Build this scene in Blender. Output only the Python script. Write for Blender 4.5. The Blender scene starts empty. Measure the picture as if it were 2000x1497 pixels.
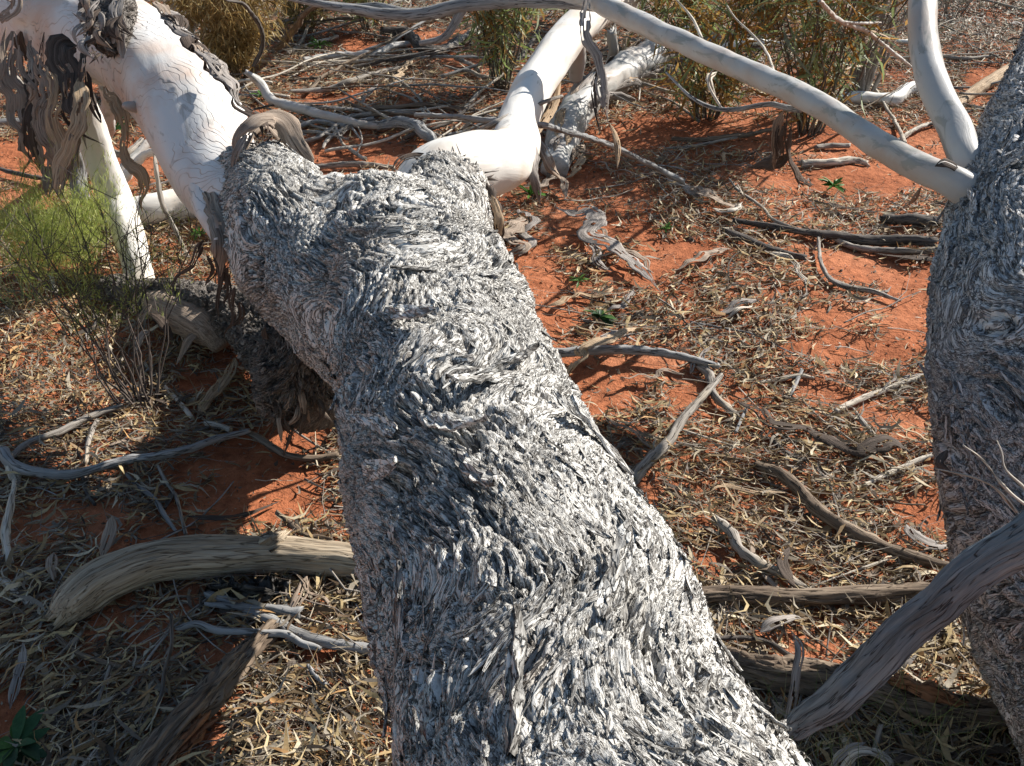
import bpy, math, random
import numpy as np
from mathutils import Vector, Matrix
SC = bpy.context.scene
C = SC.collection
random.seed(7)
RNG = np.random.default_rng(7)

# ------------------------------------------------------------------ camera, world, sun
CAMH, PITCH, F = 1.70, math.radians(35.0), 1962.0
cam_d = bpy.data.cameras.new('camera'); cam = bpy.data.objects.new('camera', cam_d); C.objects.link(cam)
cam.location = (0, 0, CAMH); cam.rotation_euler = (math.pi/2 - PITCH, 0, 0)
cam_d.sensor_width = 36; cam_d.lens = 36*F/2000; cam_d.clip_start = 0.02; cam_d.clip_end = 400
SC.camera = cam
SUN_EL, SUN_AZ = math.radians(34), math.radians(36)     # azimuth from +X towards +Y
w = bpy.data.worlds.new('World'); SC.world = w; w.use_nodes = True
nt = w.node_tree; bg = nt.nodes['Background']; sk = nt.nodes.new('ShaderNodeTexSky')
sk.sky_type = 'NISHITA'; sk.sun_disc = False; sk.sun_elevation = SUN_EL; sk.sun_rotation = math.pi/2 - SUN_AZ
sk.air_density = 1.3; sk.dust_density = 0.4; sk.ozone_density = 1.5
nt.links.new(sk.outputs[0], bg.inputs[0]); bg.inputs[1].default_value = 0.062
sd = bpy.data.lights.new('sun', 'SUN'); so = bpy.data.objects.new('sun', sd); C.objects.link(so)
sd.energy = 4.8; sd.angle = math.radians(0.5); sd.color = (1, .955, .88)
tosun = Vector((math.cos(SUN_EL)*math.cos(SUN_AZ), math.cos(SUN_EL)*math.sin(SUN_AZ), math.sin(SUN_EL)))
so.rotation_euler = tosun.to_track_quat('Z', 'Y').to_euler(); so.location = tosun*30
vs = SC.view_settings; vs.view_transform = 'Standard'; vs.look = 'None'; vs.gamma = 1; vs.exposure = 0.95
try: vs.use_curve_mapping = False
except Exception: pass
SC.cycles.max_bounces = 6; SC.cycles.diffuse_bounces = 3; SC.cycles.glossy_bounces = 2
SC.cycles.transmission_bounces = 2

# ------------------------------------------------------------------ numpy noise
_perm = np.random.default_rng(3).permutation(256).astype(np.int64); _perm = np.concatenate([_perm, _perm])
_g = np.random.default_rng(5).normal(size=(256, 3)); _g /= np.linalg.norm(_g, axis=1)[:, None]
def pn(p):
    p = np.asarray(p, float); i = np.floor(p).astype(np.int64); f = p - i; i &= 255
    u = f*f*f*(f*(f*6-15)+10); out = 0
    for dx in (0, 1):
        wx = u[:, 0] if dx else 1-u[:, 0]
        for dy in (0, 1):
            wy = u[:, 1] if dy else 1-u[:, 1]
            for dz in (0, 1):
                wz = u[:, 2] if dz else 1-u[:, 2]
                h = _perm[_perm[_perm[(i[:, 0]+dx) & 255] + ((i[:, 1]+dy) & 255)] + ((i[:, 2]+dz) & 255)]
                g = _g[h]
                out = out + wx*wy*wz*(g[:, 0]*(f[:, 0]-dx)+g[:, 1]*(f[:, 1]-dy)+g[:, 2]*(f[:, 2]-dz))
    return out*1.6
def pn3(p): return np.stack([pn(p), pn(p+37.1), pn(p+91.7)], 1)
def sstep(a, b, x):
    t = np.clip((x-a)/(b-a), 0, 1); return t*t*(3-2*t)

# ------------------------------------------------------------------ pixel -> place
cP, sP = math.cos(PITCH), math.sin(PITCH)
def W(px, py, z):                       # the point seen at that pixel, z metres deep
    x = (px-1000)/F*z; u = (748-py)/F*z
    return np.array([x, z*cP+u*sP, CAMH - z*sP + u*cP])
ZM = [False]
def zf(z):
    if not ZM[0]: return 1.0
    t = min(1, max(0, (z-2.85)/.8)); t = t*t*(3-2*t); return .91+.09*t
def gh(x, y):                           # ground height
    x = np.atleast_1d(np.asarray(x, float)); y = np.atleast_1d(np.asarray(y, float))
    p = np.stack([x, y, np.zeros_like(x)], 1)
    return 0.035*pn(p*0.9+5) + 0.02*pn(p*2.7) + 0.006*pn(p*9)
def zg(px, py, h=0.0):
    d = sP - (748-py)/F*cP
    z = (CAMH-h)/d
    for _ in range(3):
        q = W(px, py, z); z = (CAMH - h - gh(q[0], q[1])[0])/d
    return z
def G(px, py, h=0.0): return W(px, py, zg(px, py, h))
def proj(x, y, h):
    dz = CAMH-h; z = y*cP + dz*sP; u = y*sP - dz*cP
    return 1000 + x/z*F, 748 - u/z*F, z

# ------------------------------------------------------------------ linking helpers
def tag(o, label=None, cat=None, group=None, kind=None):
    if label: o['label'] = label
    if cat: o['category'] = cat
    if group: o['group'] = group
    if kind: o['kind'] = kind
    return o
def empty(name, loc, label, cat, group=None):
    o = bpy.data.objects.new(name, None); C.objects.link(o); o.location = loc; o.empty_display_size = .1
    return tag(o, label, cat, group)
def mkmesh(name, V, Fc, m, smooth=True, attrs=None, recentre=False):
    V = np.asarray(V, np.float32); me = bpy.data.meshes.new(name)
    loc = np.zeros(3)
    if recentre: loc = np.array([V[:, 0].mean(), V[:, 1].mean(), V[:, 2].min()]); V = (V - loc).astype(np.float32)
    n = len(V); me.vertices.add(n); me.vertices.foreach_set('co', V.ravel())
    groups = Fc if isinstance(Fc, list) else [Fc]
    groups = [np.asarray(g, np.int32) for g in groups if len(g)]
    nl = sum(g.size for g in groups); me.loops.add(nl)
    me.loops.foreach_set('vertex_index', np.concatenate([g.ravel() for g in groups]))
    tot = np.concatenate([np.full(len(g), g.shape[1], np.int32) for g in groups])
    st = np.concatenate([[0], np.cumsum(tot)[:-1]]).astype(np.int32)
    me.polygons.add(len(tot)); me.polygons.foreach_set('loop_start', st); me.polygons.foreach_set('loop_total', tot)
    me.update(calc_edges=True)
    me.polygons.foreach_set('use_smooth', np.full(len(tot), smooth))
    for k, a in (attrs or {}).items():
        a = np.asarray(a, np.float32)
        if a.ndim == 1: at = me.attributes.new(k, 'FLOAT', 'POINT'); at.data.foreach_set('value', a)
        else: at = me.attributes.new(k, 'FLOAT_VECTOR', 'POINT'); at.data.foreach_set('vector', a.ravel())
    me.materials.append(m); me.validate()
    return me, loc
def obj(name, V, Fc, m, parent=None, **kw):
    rc = parent is None and kw.pop('recentre', True)
    kw.pop('recentre', None)
    me, loc = mkmesh(name, V, Fc, m, recentre=rc, **kw)
    o = bpy.data.objects.new(name, me); C.objects.link(o); o.location = loc
    if parent is not None: par(o, parent)
    return o
def par(o, p):
    o.parent = p
    base = Vector((0, 0, 0)); q = p
    while q is not None: base += q.location; q = q.parent
    o.location = o.location - base
def place(name, me, M, parent=None):
    o = bpy.data.objects.new(name, me); C.objects.link(o); o.matrix_basis = M
    if parent is not None: par(o, parent)
    return o

# ------------------------------------------------------------------ materials
def newmat(name):
    m = bpy.data.materials.new(name); m.use_nodes = True
    b = m.node_tree.nodes['Principled BSDF']; return m, m.node_tree, b
def N_(t, typ, **kw):
    n = t.nodes.new(typ)
    for k, v in kw.items(): setattr(n, k, v)
    return n
def ramp(t, fac, stops):
    r = N_(t, 'ShaderNodeValToRGB'); e = r.color_ramp.elements
    while len(e) < len(stops): e.new(.5)
    for q, (p, c) in zip(e, stops): q.position = p; q.color = (*c, 1) if len(c) == 3 else c
    t.links.new(fac, r.inputs[0]); return r.outputs[0]
def noise(t, vec, scale, detail=4, rough=.6, dist=0):
    n = N_(t, 'ShaderNodeTexNoise'); n.inputs['Scale'].default_value = scale
    n.inputs['Detail'].default_value = detail; n.inputs['Roughness'].default_value = rough
    n.inputs['Distortion'].default_value = dist
    if vec is not None: t.links.new(vec, n.inputs['Vector'])
    return n.outputs['Fac']
def mapping(t, vec, s):
    n = N_(t, 'ShaderNodeMapping'); n.inputs['Scale'].default_value = s; t.links.new(vec, n.inputs[0]); return n.outputs[0]
def attr(t, name, out='Vector'):
    n = N_(t, 'ShaderNodeAttribute'); n.attribute_name = name; return n.outputs[out]
def mix(t, fac, a, b, mode='MIX'):
    n = N_(t, 'ShaderNodeMix', data_type='RGBA', blend_type=mode)
    for s, v in ((n.inputs[0], fac), (n.inputs[6], a), (n.inputs[7], b)):
        if isinstance(v, (int, float)): s.default_value = v
        elif isinstance(v, tuple): s.default_value = (*v, 1)
        else: t.links.new(v, s)
    return n.outputs[2]
def bump(t, b, h, strength, dist, prev=None):
    n = N_(t, 'ShaderNodeBump'); n.inputs['Strength'].default_value = strength; n.inputs['Distance'].default_value = dist
    t.links.new(h, n.inputs['Height'])
    if prev is not None: t.links.new(prev, n.inputs['Normal'])
    t.links.new(n.outputs[0], b.inputs['Normal']); return n.outputs[0]
def coord(t): return N_(t, 'ShaderNodeTexCoord').outputs['Object']

def grain_mat(name, c0, c1, c2, fa=6, fb=90, bs=.6, bd=.004, rough=.85, patch=None, spec=.25, crack=False):
    m, t, b = newmat(name)
    g = attr(t, 'gr'); v = mapping(t, g, (fa, fb, fb))
    n1 = noise(t, v, 1, 6, .65, .4)
    col = ramp(t, n1, [(.28, c0), (.5, c1), (.7, c2)])
    if patch:
        n2 = noise(t, coord(t), 7, 3, .6)
        f = ramp(t, n2, [(.52, (0, 0, 0)), (.64, (1, 1, 1))])
        col = mix(t, f, col, patch)
    nl = noise(t, mapping(t, g, (fa*1.1, fb*1.3, fb*1.3)), 1, 3, .5, .5)
    a = N_(t, 'ShaderNodeMath', operation='SUBTRACT'); t.links.new(nl, a.inputs[0]); a.inputs[1].default_value = .5
    ab_ = N_(t, 'ShaderNodeMath', operation='ABSOLUTE'); t.links.new(a.outputs[0], ab_.inputs[0])
    cr = ramp(t, ab_.outputs[0], [(.0, (.25, .22, .2)), (.022, (1, 1, 1))]); col = mix(t, 1.0, col, cr, 'MULTIPLY')
    t.links.new(col, b.inputs['Base Color']); b.inputs['Roughness'].default_value = rough
    b.inputs['Specular IOR Level'].default_value = spec
    pc = bump(t, b, cr, .8, bd)
    n3 = noise(t, mapping(t, g, (fa*2.5, fb*2.2, fb*2.2)), 1, 5, .7)
    pb = bump(t, b, n1, bs, bd, pc); bump(t, b, n3, bs*.7, bd*.5, pb)
    return m
M = {}
M['grey_wood'] = grain_mat('weathered_grey_wood', (.10, .085, .07), (.27, .24, .21), (.42, .38, .33), patch=(.34, .29, .23))
M['pale_wood'] = grain_mat('pale_dead_wood', (.30, .25, .19), (.52, .46, .38), (.66, .60, .52))
M['tan_wood'] = grain_mat('tan_weathered_log', (.17, .125, .085), (.33, .265, .19), (.50, .42, .32), fa=4, fb=80, bs=.45, bd=.0025)
M['brown_wood'] = grain_mat('brown_dead_wood', (.07, .05, .035), (.17, .125, .09), (.28, .22, .16))
M['dark_wood'] = grain_mat('dark_old_wood', (.04, .035, .03), (.10, .085, .075), (.18, .155, .135))
M['blue_wood'] = grain_mat('silver_grey_branch_wood', (.13, .125, .12), (.25, .245, .24), (.36, .355, .35), fa=5, fb=55, bs=.7, bd=.005)
M['red_wood'] = grain_mat('split_red_brown_wood', (.10, .04, .02), (.26, .12, .06), (.42, .26, .15))
M['ribbon'] = grain_mat('shed_bark_ribbon', (.15, .105, .075), (.30, .23, .175), (.42, .34, .275), fa=5, fb=230, bs=.8, bd=.002, rough=.8)
M['ribbon_grey'] = grain_mat('grey_bark_ribbon', (.15, .13, .115), (.29, .255, .23), (.42, .38, .345), fa=5, fb=230, bs=.8, bd=.002, rough=.8)
M['ribbon_dark'] = grain_mat('dark_bark_ribbon', (.035, .026, .02), (.08, .058, .045), (.14, .105, .085), fa=5, fb=230, bs=.8, bd=.002, rough=.8)
M['ribbon_tan'] = grain_mat('tan_bark_ribbon', (.25, .16, .09), (.42, .30, .19), (.55, .42, .29), fa=5, fb=230, bs=.8, bd=.002, rough=.8)

def rough_bark(name, lo, mid, hi, warm=(.33, .265, .205)):
    m, t, b = newmat(name)
    lic = attr(t, 'lic', 'Fac'); co = coord(t); g = attr(t, 'gr')
    n1 = noise(t, mapping(t, g, (22, 190, 190)), 1, 5, .62, .2); n4 = noise(t, mapping(t, g, (50, 480, 480)), 1, 4, .6, .1)
    n5 = noise(t, mapping(t, g, (9, 62, 62)), 1, 4, .55, .2)
    n2 = noise(t, co, 6, 4, .6); n0 = noise(t, co, 330, 4, .7)
    s = N_(t, 'ShaderNodeMath', operation='MULTIPLY_ADD'); t.links.new(n1, s.inputs[0]); s.inputs[1].default_value = .75; t.links.new(lic, s.inputs[2])
    s2 = N_(t, 'ShaderNodeMath', operation='MULTIPLY_ADD'); t.links.new(n4, s2.inputs[0]); s2.inputs[1].default_value = .5; t.links.new(s.outputs[0], s2.inputs[2])
    col = ramp(t, s2.outputs[0], [(.72, lo), (.90, mid), (1.04, hi)])
    f = ramp(t, n2, [(.56, (0, 0, 0)), (.72, (.5, .5, .5))]); col = mix(t, f, col, warm)
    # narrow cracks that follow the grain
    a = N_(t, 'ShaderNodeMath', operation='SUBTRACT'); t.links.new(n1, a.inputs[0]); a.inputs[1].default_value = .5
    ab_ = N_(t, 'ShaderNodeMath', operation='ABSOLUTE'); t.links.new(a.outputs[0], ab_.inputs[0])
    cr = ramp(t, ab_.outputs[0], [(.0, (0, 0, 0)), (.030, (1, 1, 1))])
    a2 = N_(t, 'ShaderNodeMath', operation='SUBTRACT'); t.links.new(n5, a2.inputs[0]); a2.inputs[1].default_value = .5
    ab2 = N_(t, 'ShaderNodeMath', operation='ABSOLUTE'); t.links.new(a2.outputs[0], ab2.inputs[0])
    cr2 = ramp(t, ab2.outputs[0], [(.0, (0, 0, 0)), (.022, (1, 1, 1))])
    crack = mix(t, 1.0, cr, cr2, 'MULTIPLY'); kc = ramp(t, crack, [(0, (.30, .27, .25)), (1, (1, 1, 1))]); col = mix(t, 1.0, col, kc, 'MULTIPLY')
    t.links.new(col, b.inputs['Base Color']); b.inputs['Roughness'].default_value = .65
    b.inputs['Specular IOR Level'].default_value = .4
    pb = bump(t, b, crack, 1.0, .005); pb = bump(t, b, n1, .8, .006, pb); pb = bump(t, b, n4, .7, .0025, pb); bump(t, b, n0, .25, .001, pb)
    return m
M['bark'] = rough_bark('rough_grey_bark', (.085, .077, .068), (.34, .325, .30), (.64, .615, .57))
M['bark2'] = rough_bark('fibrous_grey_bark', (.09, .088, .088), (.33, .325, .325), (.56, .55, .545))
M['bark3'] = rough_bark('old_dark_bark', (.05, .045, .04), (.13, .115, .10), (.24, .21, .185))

def white_bark(name, base, pink, lines=0.0, stain=(.42, .40, .37), stain_lo=.60):
    m, t, b = newmat(name)
    co = coord(t); g = attr(t, 'gr')
    n1 = noise(t, co, 5, 4, .6, .3); n2 = noise(t, mapping(t, g, (9, 26, 26)), 1, 5, .6, .6)
    f = ramp(t, n1, [(.45, (0, 0, 0)), (.68, (1, 1, 1))]); col = mix(t, f, base, pink)
    f2 = ramp(t, n2, [(stain_lo, (0, 0, 0)), (stain_lo+.05, (.75, .75, .75))]); col = mix(t, f2, col, stain)
    n0 = noise(t, co, 55, 3, .7); f0 = ramp(t, n0, [(.70, (0, 0, 0)), (.735, (.8, .8, .8))]); col = mix(t, f0, col, (.16, .10, .07))
    nf = noise(t, co, 300, 3, .6)
    pb = None
    if lines:
        # contour-like drying wrinkles: iso-lines of a smooth warped field
        nw = noise(t, mapping(t, g, (5, 5, 5)), 1, 3, .5, .6)
        sx = N_(t, 'ShaderNodeSeparateXYZ'); t.links.new(g, sx.inputs[0])
        m1 = N_(t, 'ShaderNodeMath', operation='MULTIPLY_ADD'); t.links.new(nw, m1.inputs[0]); m1.inputs[1].default_value = 13
        m0 = N_(t, 'ShaderNodeMath', operation='MULTIPLY'); t.links.new(sx.outputs[1], m0.inputs[0]); m0.inputs[1].default_value = 55; t.links.new(m0.outputs[0], m1.inputs[2])
        mm = N_(t, 'ShaderNodeMath', operation='MULTIPLY_ADD'); t.links.new(sx.outputs[0], mm.inputs[0]); mm.inputs[1].default_value = 22; t.links.new(m1.outputs[0], mm.inputs[2])
        fr = N_(t, 'ShaderNodeMath', operation='FRACT'); t.links.new(mm.outputs[0], fr.inputs[0])
        ln = ramp(t, fr.outputs[0], [(.0, (1, 1, 1)), (.13, (0, 0, 0)), (.9, (0, 0, 0))])
        nm = noise(t, co, 4.5, 3, .6); msk = ramp(t, nm, [(.42, (0, 0, 0)), (.56, (1, 1, 1))])
        lf = mix(t, 1.0, ln, msk, 'MULTIPLY')
        sc = N_(t, 'ShaderNodeMath', operation='MULTIPLY'); t.links.new(lf, sc.inputs[0]); sc.inputs[1].default_value = lines
        col = mix(t, sc.outputs[0], col, (.20, .15, .12))
        iv = N_(t, 'ShaderNodeInvert'); t.links.new(lf, iv.inputs[1]); pb = bump(t, b, iv.outputs[0], .8, .002)
    t.links.new(col, b.inputs['Base Color']); b.inputs['Roughness'].default_value = .5
    b.inputs['Specular IOR Level'].default_value = .3
    pb = bump(t, b, n2, .35, .006, pb); bump(t, b, nf, .15, .0012, pb)
    return m
M['white'] = white_bark('smooth_white_bark', (.66, .645, .625), (.60, .47, .39), lines=.85)
M['cream'] = white_bark('smooth_cream_bark', (.72, .69, .64), (.62, .53, .43), stain_lo=.60)
M['limb'] = white_bark('smooth_pale_grey_bark', (.42, .405, .385), (.38, .31, .26), stain=(.25, .25, .225), stain_lo=.56)

def colattr_mat(name, rough=.75, trans=0.0, spec=.25):
    m, t, b = newmat(name)
    c = attr(t, 'col'); n = noise(t, coord(t), 180, 3, .6)
    k = ramp(t, n, [(.3, (.72, .72, .72)), (.7, (1.1, 1.1, 1.1))]); col = mix(t, 1.0, c, k, 'MULTIPLY')
    t.links.new(col, b.inputs['Base Color']); b.inputs['Roughness'].default_value = rough
    b.inputs['Specular IOR Level'].default_value = spec
    if trans:
        tr = N_(t, 'ShaderNodeBsdfTranslucent'); t.links.new(col, tr.inputs[0])
        mx = N_(t, 'ShaderNodeMixShader'); mx.inputs[0].default_value = trans
        t.links.new(b.outputs[0], mx.inputs[1]); t.links.new(tr.outputs[0], mx.inputs[2])
        t.links.new(mx.outputs[0], t.nodes['Material Output'].inputs[0])
    return m
M['leaf'] = colattr_mat('dry_leaf', .6, .12)
M['twig'] = colattr_mat('dry_twig', .8)
M['green'] = colattr_mat('living_leaf', .5, .42, .3)

def sand():
    m, t, b = newmat('red_sand'); co = coord(t)
    n1 = noise(t, co, 2.2, 5, .6); n2 = noise(t, co, 30, 5, .7); n3 = noise(t, co, 420, 3, .7)
    col = ramp(t, n1, [(.25, (.27, .085, .038)), (.5, (.42, .150, .070)), (.75, (.50, .215, .115))])
    k = ramp(t, n2, [(.3, (.55, .52, .52)), (.62, (1.1, 1.1, 1.1))]); col = mix(t, 1.0, col, k, 'MULTIPLY')
    sp = ramp(t, n3, [(.34, (.45, .4, .4)), (.42, (1, 1, 1)), (.68, (1, 1, 1)), (.74, (1.35, 1.4, 1.5))]); col = mix(t, 1.0, col, sp, 'MULTIPLY')
    t.links.new(col, b.inputs['Base Color']); b.inputs['Roughness'].default_value = .95; b.inputs['Specular IOR Level'].default_value = .1
    pb = bump(t, b, n2, .8, .02); bump(t, b, n3, .5, .003, pb)
    return m
M['sand'] = sand()

# ------------------------------------------------------------------ curve + tube + ribbon
def spline(P, step):
    P = np.asarray(P, float); n = len(P)
    if n == 2: P = np.stack([P[0], (P[0]+P[1])/2, P[1]]); n = 3
    Q = np.vstack([2*P[0]-P[1], P, 2*P[-1]-P[-2]]); out = []
    for i in range(n-1):
        a, b, c, d = Q[i:i+4]; L = np.linalg.norm((c-b)[:3]); k = max(2, int(math.ceil(L/step)))
        t = (np.arange(k)/k)[:, None]
        out.append(.5*((2*b)+(-a+c)*t+(2*a-5*b+4*c-d)*t*t+(-a+3*b-3*c+d)*t**3))
    out.append(P[-1:]); return np.vstack(out)
def frames(X):
    T = np.gradient(X, axis=0); T /= np.linalg.norm(T, axis=1)[:, None]+1e-12
    u = np.cross(T[0], [0, 0, 1.0]); u = u if np.linalg.norm(u) > .1 else np.cross(T[0], [0, 1.0, 0]); u /= np.linalg.norm(u)
    U = [u]
    for i in range(1, len(X)):
        u = U[-1] - T[i]*np.dot(U[-1], T[i]); u /= np.linalg.norm(u); U.append(u)
    U = np.array(U); return T, U, np.cross(T, U)
def grid_faces(n, m, wrap=True, off=0):
    i = np.arange(n-1)[:, None]; j = np.arange(m if wrap else m-1)[None]
    j2 = (j+1) % m; a = i*m+j; b = i*m+j2; c = (i+1)*m+j2; d = (i+1)*m+j
    return np.stack([a, b, c, d], -1).reshape(-1, 4)+off
def tube(P, seg=16, step=.02, lump=.12, grain=.03, gf=(8, 60), wob=0.0, seed=0., oval=1.0, jag=0.0, taper_end=None):
    """P: rows x,y,z,r. returns verts, faces, attrs"""
    S = spline(P, step); X = S[:, :3].copy(); R = np.maximum(S[:, 3], .0006)
    if wob: X += pn3(X*7+seed)*wob*1.6*R[:, None] + pn3(X*22+seed*2)*wob*.3*R[:, None]
    T, U, B = frames(X)
    s = np.concatenate([[0], np.cumsum(np.linalg.norm(np.diff(X, axis=0), axis=1))])
    th = np.arange(seg)/seg*2*math.pi; cs, sn = np.cos(th), np.sin(th)
    n = len(X); ss = np.repeat(s, seg); rr = np.repeat(R, seg)
    c_, s_ = np.tile(cs, n), np.tile(sn, n)
    Nrm = c_[:, None]*np.repeat(U, seg, 0)+s_[:, None]*np.repeat(B, seg, 0)*oval
    q = np.stack([ss, c_*rr, s_*rr], 1)
    qw = q + .25*rr[:, None]*pn3(q*(.8/np.maximum(rr.mean(), .004))*.5+seed)
    a = lump*pn(np.stack([qw[:, 0]*(.35/R.mean()), c_*1.1, s_*1.1], 1)+seed)
    g = pn(np.stack([qw[:, 0]*gf[0], qw[:, 1]*gf[1], qw[:, 2]*gf[1]], 1)+seed*3)
    g2 = pn(np.stack([qw[:, 0]*gf[0]*2.2, qw[:, 1]*gf[1]*2.3, qw[:, 2]*gf[1]*2.3], 1)+seed*5)
    rad = rr*(1+a)+grain*(-np.abs(g)*1.3+.2+.4*g2)*np.minimum(rr*6, .1)*10
    Xr = np.repeat(X, seg, 0); Tr = np.repeat(T, seg, 0)
    V = Xr + Nrm*rad[:, None]
    if jag:
        for end, sg in ((0, -1), (n-1, 1)):
            sl = slice(end*seg, end*seg+seg)
            V[sl] += Tr[sl]*(sg*jag*R[end]*(pn(np.stack([c_[sl]*3, s_[sl]*3, np.full(seg, seed+end)], 1))*1.6)[:, None])
    V = np.vstack([V, X[:1]-T[:1]*R[0]*.15*(0 if jag else 1)+T[:1]*R[0]*.3*(1 if jag else 0), X[-1:]+T[-1:]*R[-1]*(.15 if not jag else -.3)])
    Fq = grid_faces(n, seg); j = np.arange(seg); j2 = (j+1) % seg
    t0 = np.stack([np.full(seg, n*seg), j2, j], 1); t1 = np.stack([np.full(seg, n*seg+1), (n-1)*seg+j, (n-1)*seg+j2], 1)
    gr = np.vstack([q, [s[0], 0, 0], [s[-1], 0, 0]]) + seed
    Ta = np.vstack([Tr, T[:1], T[-1:]]); Na = np.vstack([Nrm, -T[:1], T[-1:]])
    return V, [Fq, np.vstack([t0, t1])], {'gr': gr}, Ta, Na
def ribbon(P, wdt, face=(0, 0, 1), cols=8, step=.010, cup=.25, wave=0.0, wl=.12, twist=0.0, tw=.7, seed=0., th=.0012, fray=.3, gap=.34):
    """thin ragged strip of bark with slits and lengthwise ridges; P rows xyz, wdt width (m) or list"""
    P = np.asarray(P, float); k = len(P)
    wv = np.full(k, wdt) if np.isscalar(wdt) else np.asarray(wdt, float)
    S = spline(np.column_stack([P, wv]), step); X = S[:, :3]; Wd = np.maximum(S[:, 3], .001); n = len(X)
    s = np.concatenate([[0], np.cumsum(np.linalg.norm(np.diff(X, axis=0), axis=1))])
    T = np.gradient(X, axis=0); T /= np.linalg.norm(T, axis=1)[:, None]+1e-9
    f = np.asarray(face, float); Sd = np.cross(T, f); Sd /= np.linalg.norm(Sd, axis=1)[:, None]+1e-9
    Nn = np.cross(Sd, T)
    a = twist*s + tw*pn(np.stack([s*6, np.full(n, seed), np.zeros(n)], 1))
    Sd, Nn = Sd*np.cos(a)[:, None]+Nn*np.sin(a)[:, None], Nn*np.cos(a)[:, None]-Sd*np.sin(a)[:, None]
    if wave:
        ph = s/wl*2*math.pi + 3.5*pn(np.stack([s*5, np.full(n, seed+3), np.zeros(n)], 1))
        am = wave*(.6+.8*np.abs(pn(np.stack([s*3, np.full(n, seed+5), np.zeros(n)], 1))))
        X = X + Sd*(am*np.sin(ph))[:, None] + Nn*(am*.5*np.cos(ph*1.3))[:, None]
    X = X + Sd*(.18*Wd*pn(np.stack([s*18, np.full(n, seed+8), np.zeros(n)], 1)))[:, None]
    e = np.minimum(np.arange(n), np.arange(n)[::-1])/max(n-1, 1)
    Wd = Wd*(.2+.8*np.minimum(1, e*7))*(1+.35*pn(np.stack([s*16, np.full(n, seed+2), np.zeros(n)], 1)))
    c = np.linspace(-1, 1, cols)
    L = X[:, None]+Sd[:, None]*(Wd[:, None]*.5*c[None])[..., None]
    fr = pn(np.stack([np.repeat(s*45, cols), np.tile(c*3, n), np.full(n*cols, seed)], 1)).reshape(n, cols)
    L += Sd[:, None]*(fr*fray*Wd[:, None]*.5*np.abs(c)[None]**3)[..., None]
    cu = cup*.55*(.5+.7*pn(np.stack([s*9, np.full(n, seed+6), np.zeros(n)], 1)))
    rd = pn(np.stack([np.repeat(s*5, cols), np.tile(c*5, n), np.full(n*cols, seed+9)], 1)).reshape(n, cols)
    bulge = (1-c**2)[None]*(cu*Wd)[:, None] + fr*.06*Wd[:, None] + rd*.07*Wd[:, None]
    top = L+Nn[:, None]*(bulge+th)[..., None]; bot = L+Nn[:, None]*bulge[..., None]
    A = top.reshape(-1, 3); Bv = bot.reshape(-1, 3); m = n*cols
    Fa = grid_faces(n, cols, False)
    cen = (Fa[:, 0]//cols, Fa[:, 0] % cols); sl = pn(np.stack([s[cen[0]]*14, cen[1]*1.7, np.full(len(Fa), seed+1)], 1))
    keep = (sl < gap) | (cen[1] == 0) | (cen[1] == cols-2) if cols > 5 else np.ones(len(Fa), bool)
    Fa = Fa[keep]; Fb = Fa[:, ::-1]+m
    i = np.arange(n-1); side = np.concatenate([
        np.stack([i*cols, (i+1)*cols, (i+1)*cols+m, i*cols+m], 1),
        np.stack([i*cols+cols-1+m, (i+1)*cols+cols-1+m, (i+1)*cols+cols-1, i*cols+cols-1], 1)])
    gr = np.stack([np.repeat(s, cols), np.tile(c, n)*np.repeat(Wd, cols)*.5, np.full(m, .1)], 1)+seed
    return np.vstack([A, Bv]), [np.vstack([Fa, Fb, side])], {'gr': np.vstack([gr, gr])}

# pixel path -> rows x,y,z,r ; entries (px,py,width_px[,lift]) on the ground or (px,py,width_px,('z',depth))
def path(pts, lift=0.0):
    out = []
    for p in pts:
        px, py, wp = p[:3]; ex = p[3] if len(p) > 3 else lift
        if isinstance(ex, tuple): z = ex[1]
        else:
            z = zg(px, py, 0)
            for _ in range(3): z = zg(px, py, ex + wp/2*z/F*.8)
        r = wp/2*z/F; q = W(px, py, z); out.append([*q, r])
    return np.array(out)
_sd = [0]
def seed():
    _sd[0] += 1; return _sd[0]*1.37
def stick(name, label, cat, pts, mat='grey_wood', lift=0.0, parent=None, group=None, **kw):
    P = path(pts, lift); r = P[:, 3].mean()
    o = dict(seg=8 if r < .006 else (12 if r < .02 else 28), step=max(.006, min(.02, r*.8)), wob=.30, lump=.14, grain=.007, gf=(9, 130), jag=.9)
    o.update(kw); V, Fc, at, _, _ = tube(P, seed=seed(), **o)
    ob = obj(name, V, Fc, M[mat], parent, attrs=at)
    if parent is None: tag(ob, label, cat, group)
    return ob
def strip(name, label, cat, pts, mat='ribbon', lift=0.004, parent=None, group=None, **kw):
    P = path(pts, lift); wd = P[:, 3]*2; kw.setdefault('cup', .15)
    V, Fc, at = ribbon(P[:, :3], wd, seed=seed(), **kw)
    ob = obj(name, V, Fc, M[mat], parent, attrs=at)
    if parent is None: tag(ob, label, cat, group)
    return ob

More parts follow.
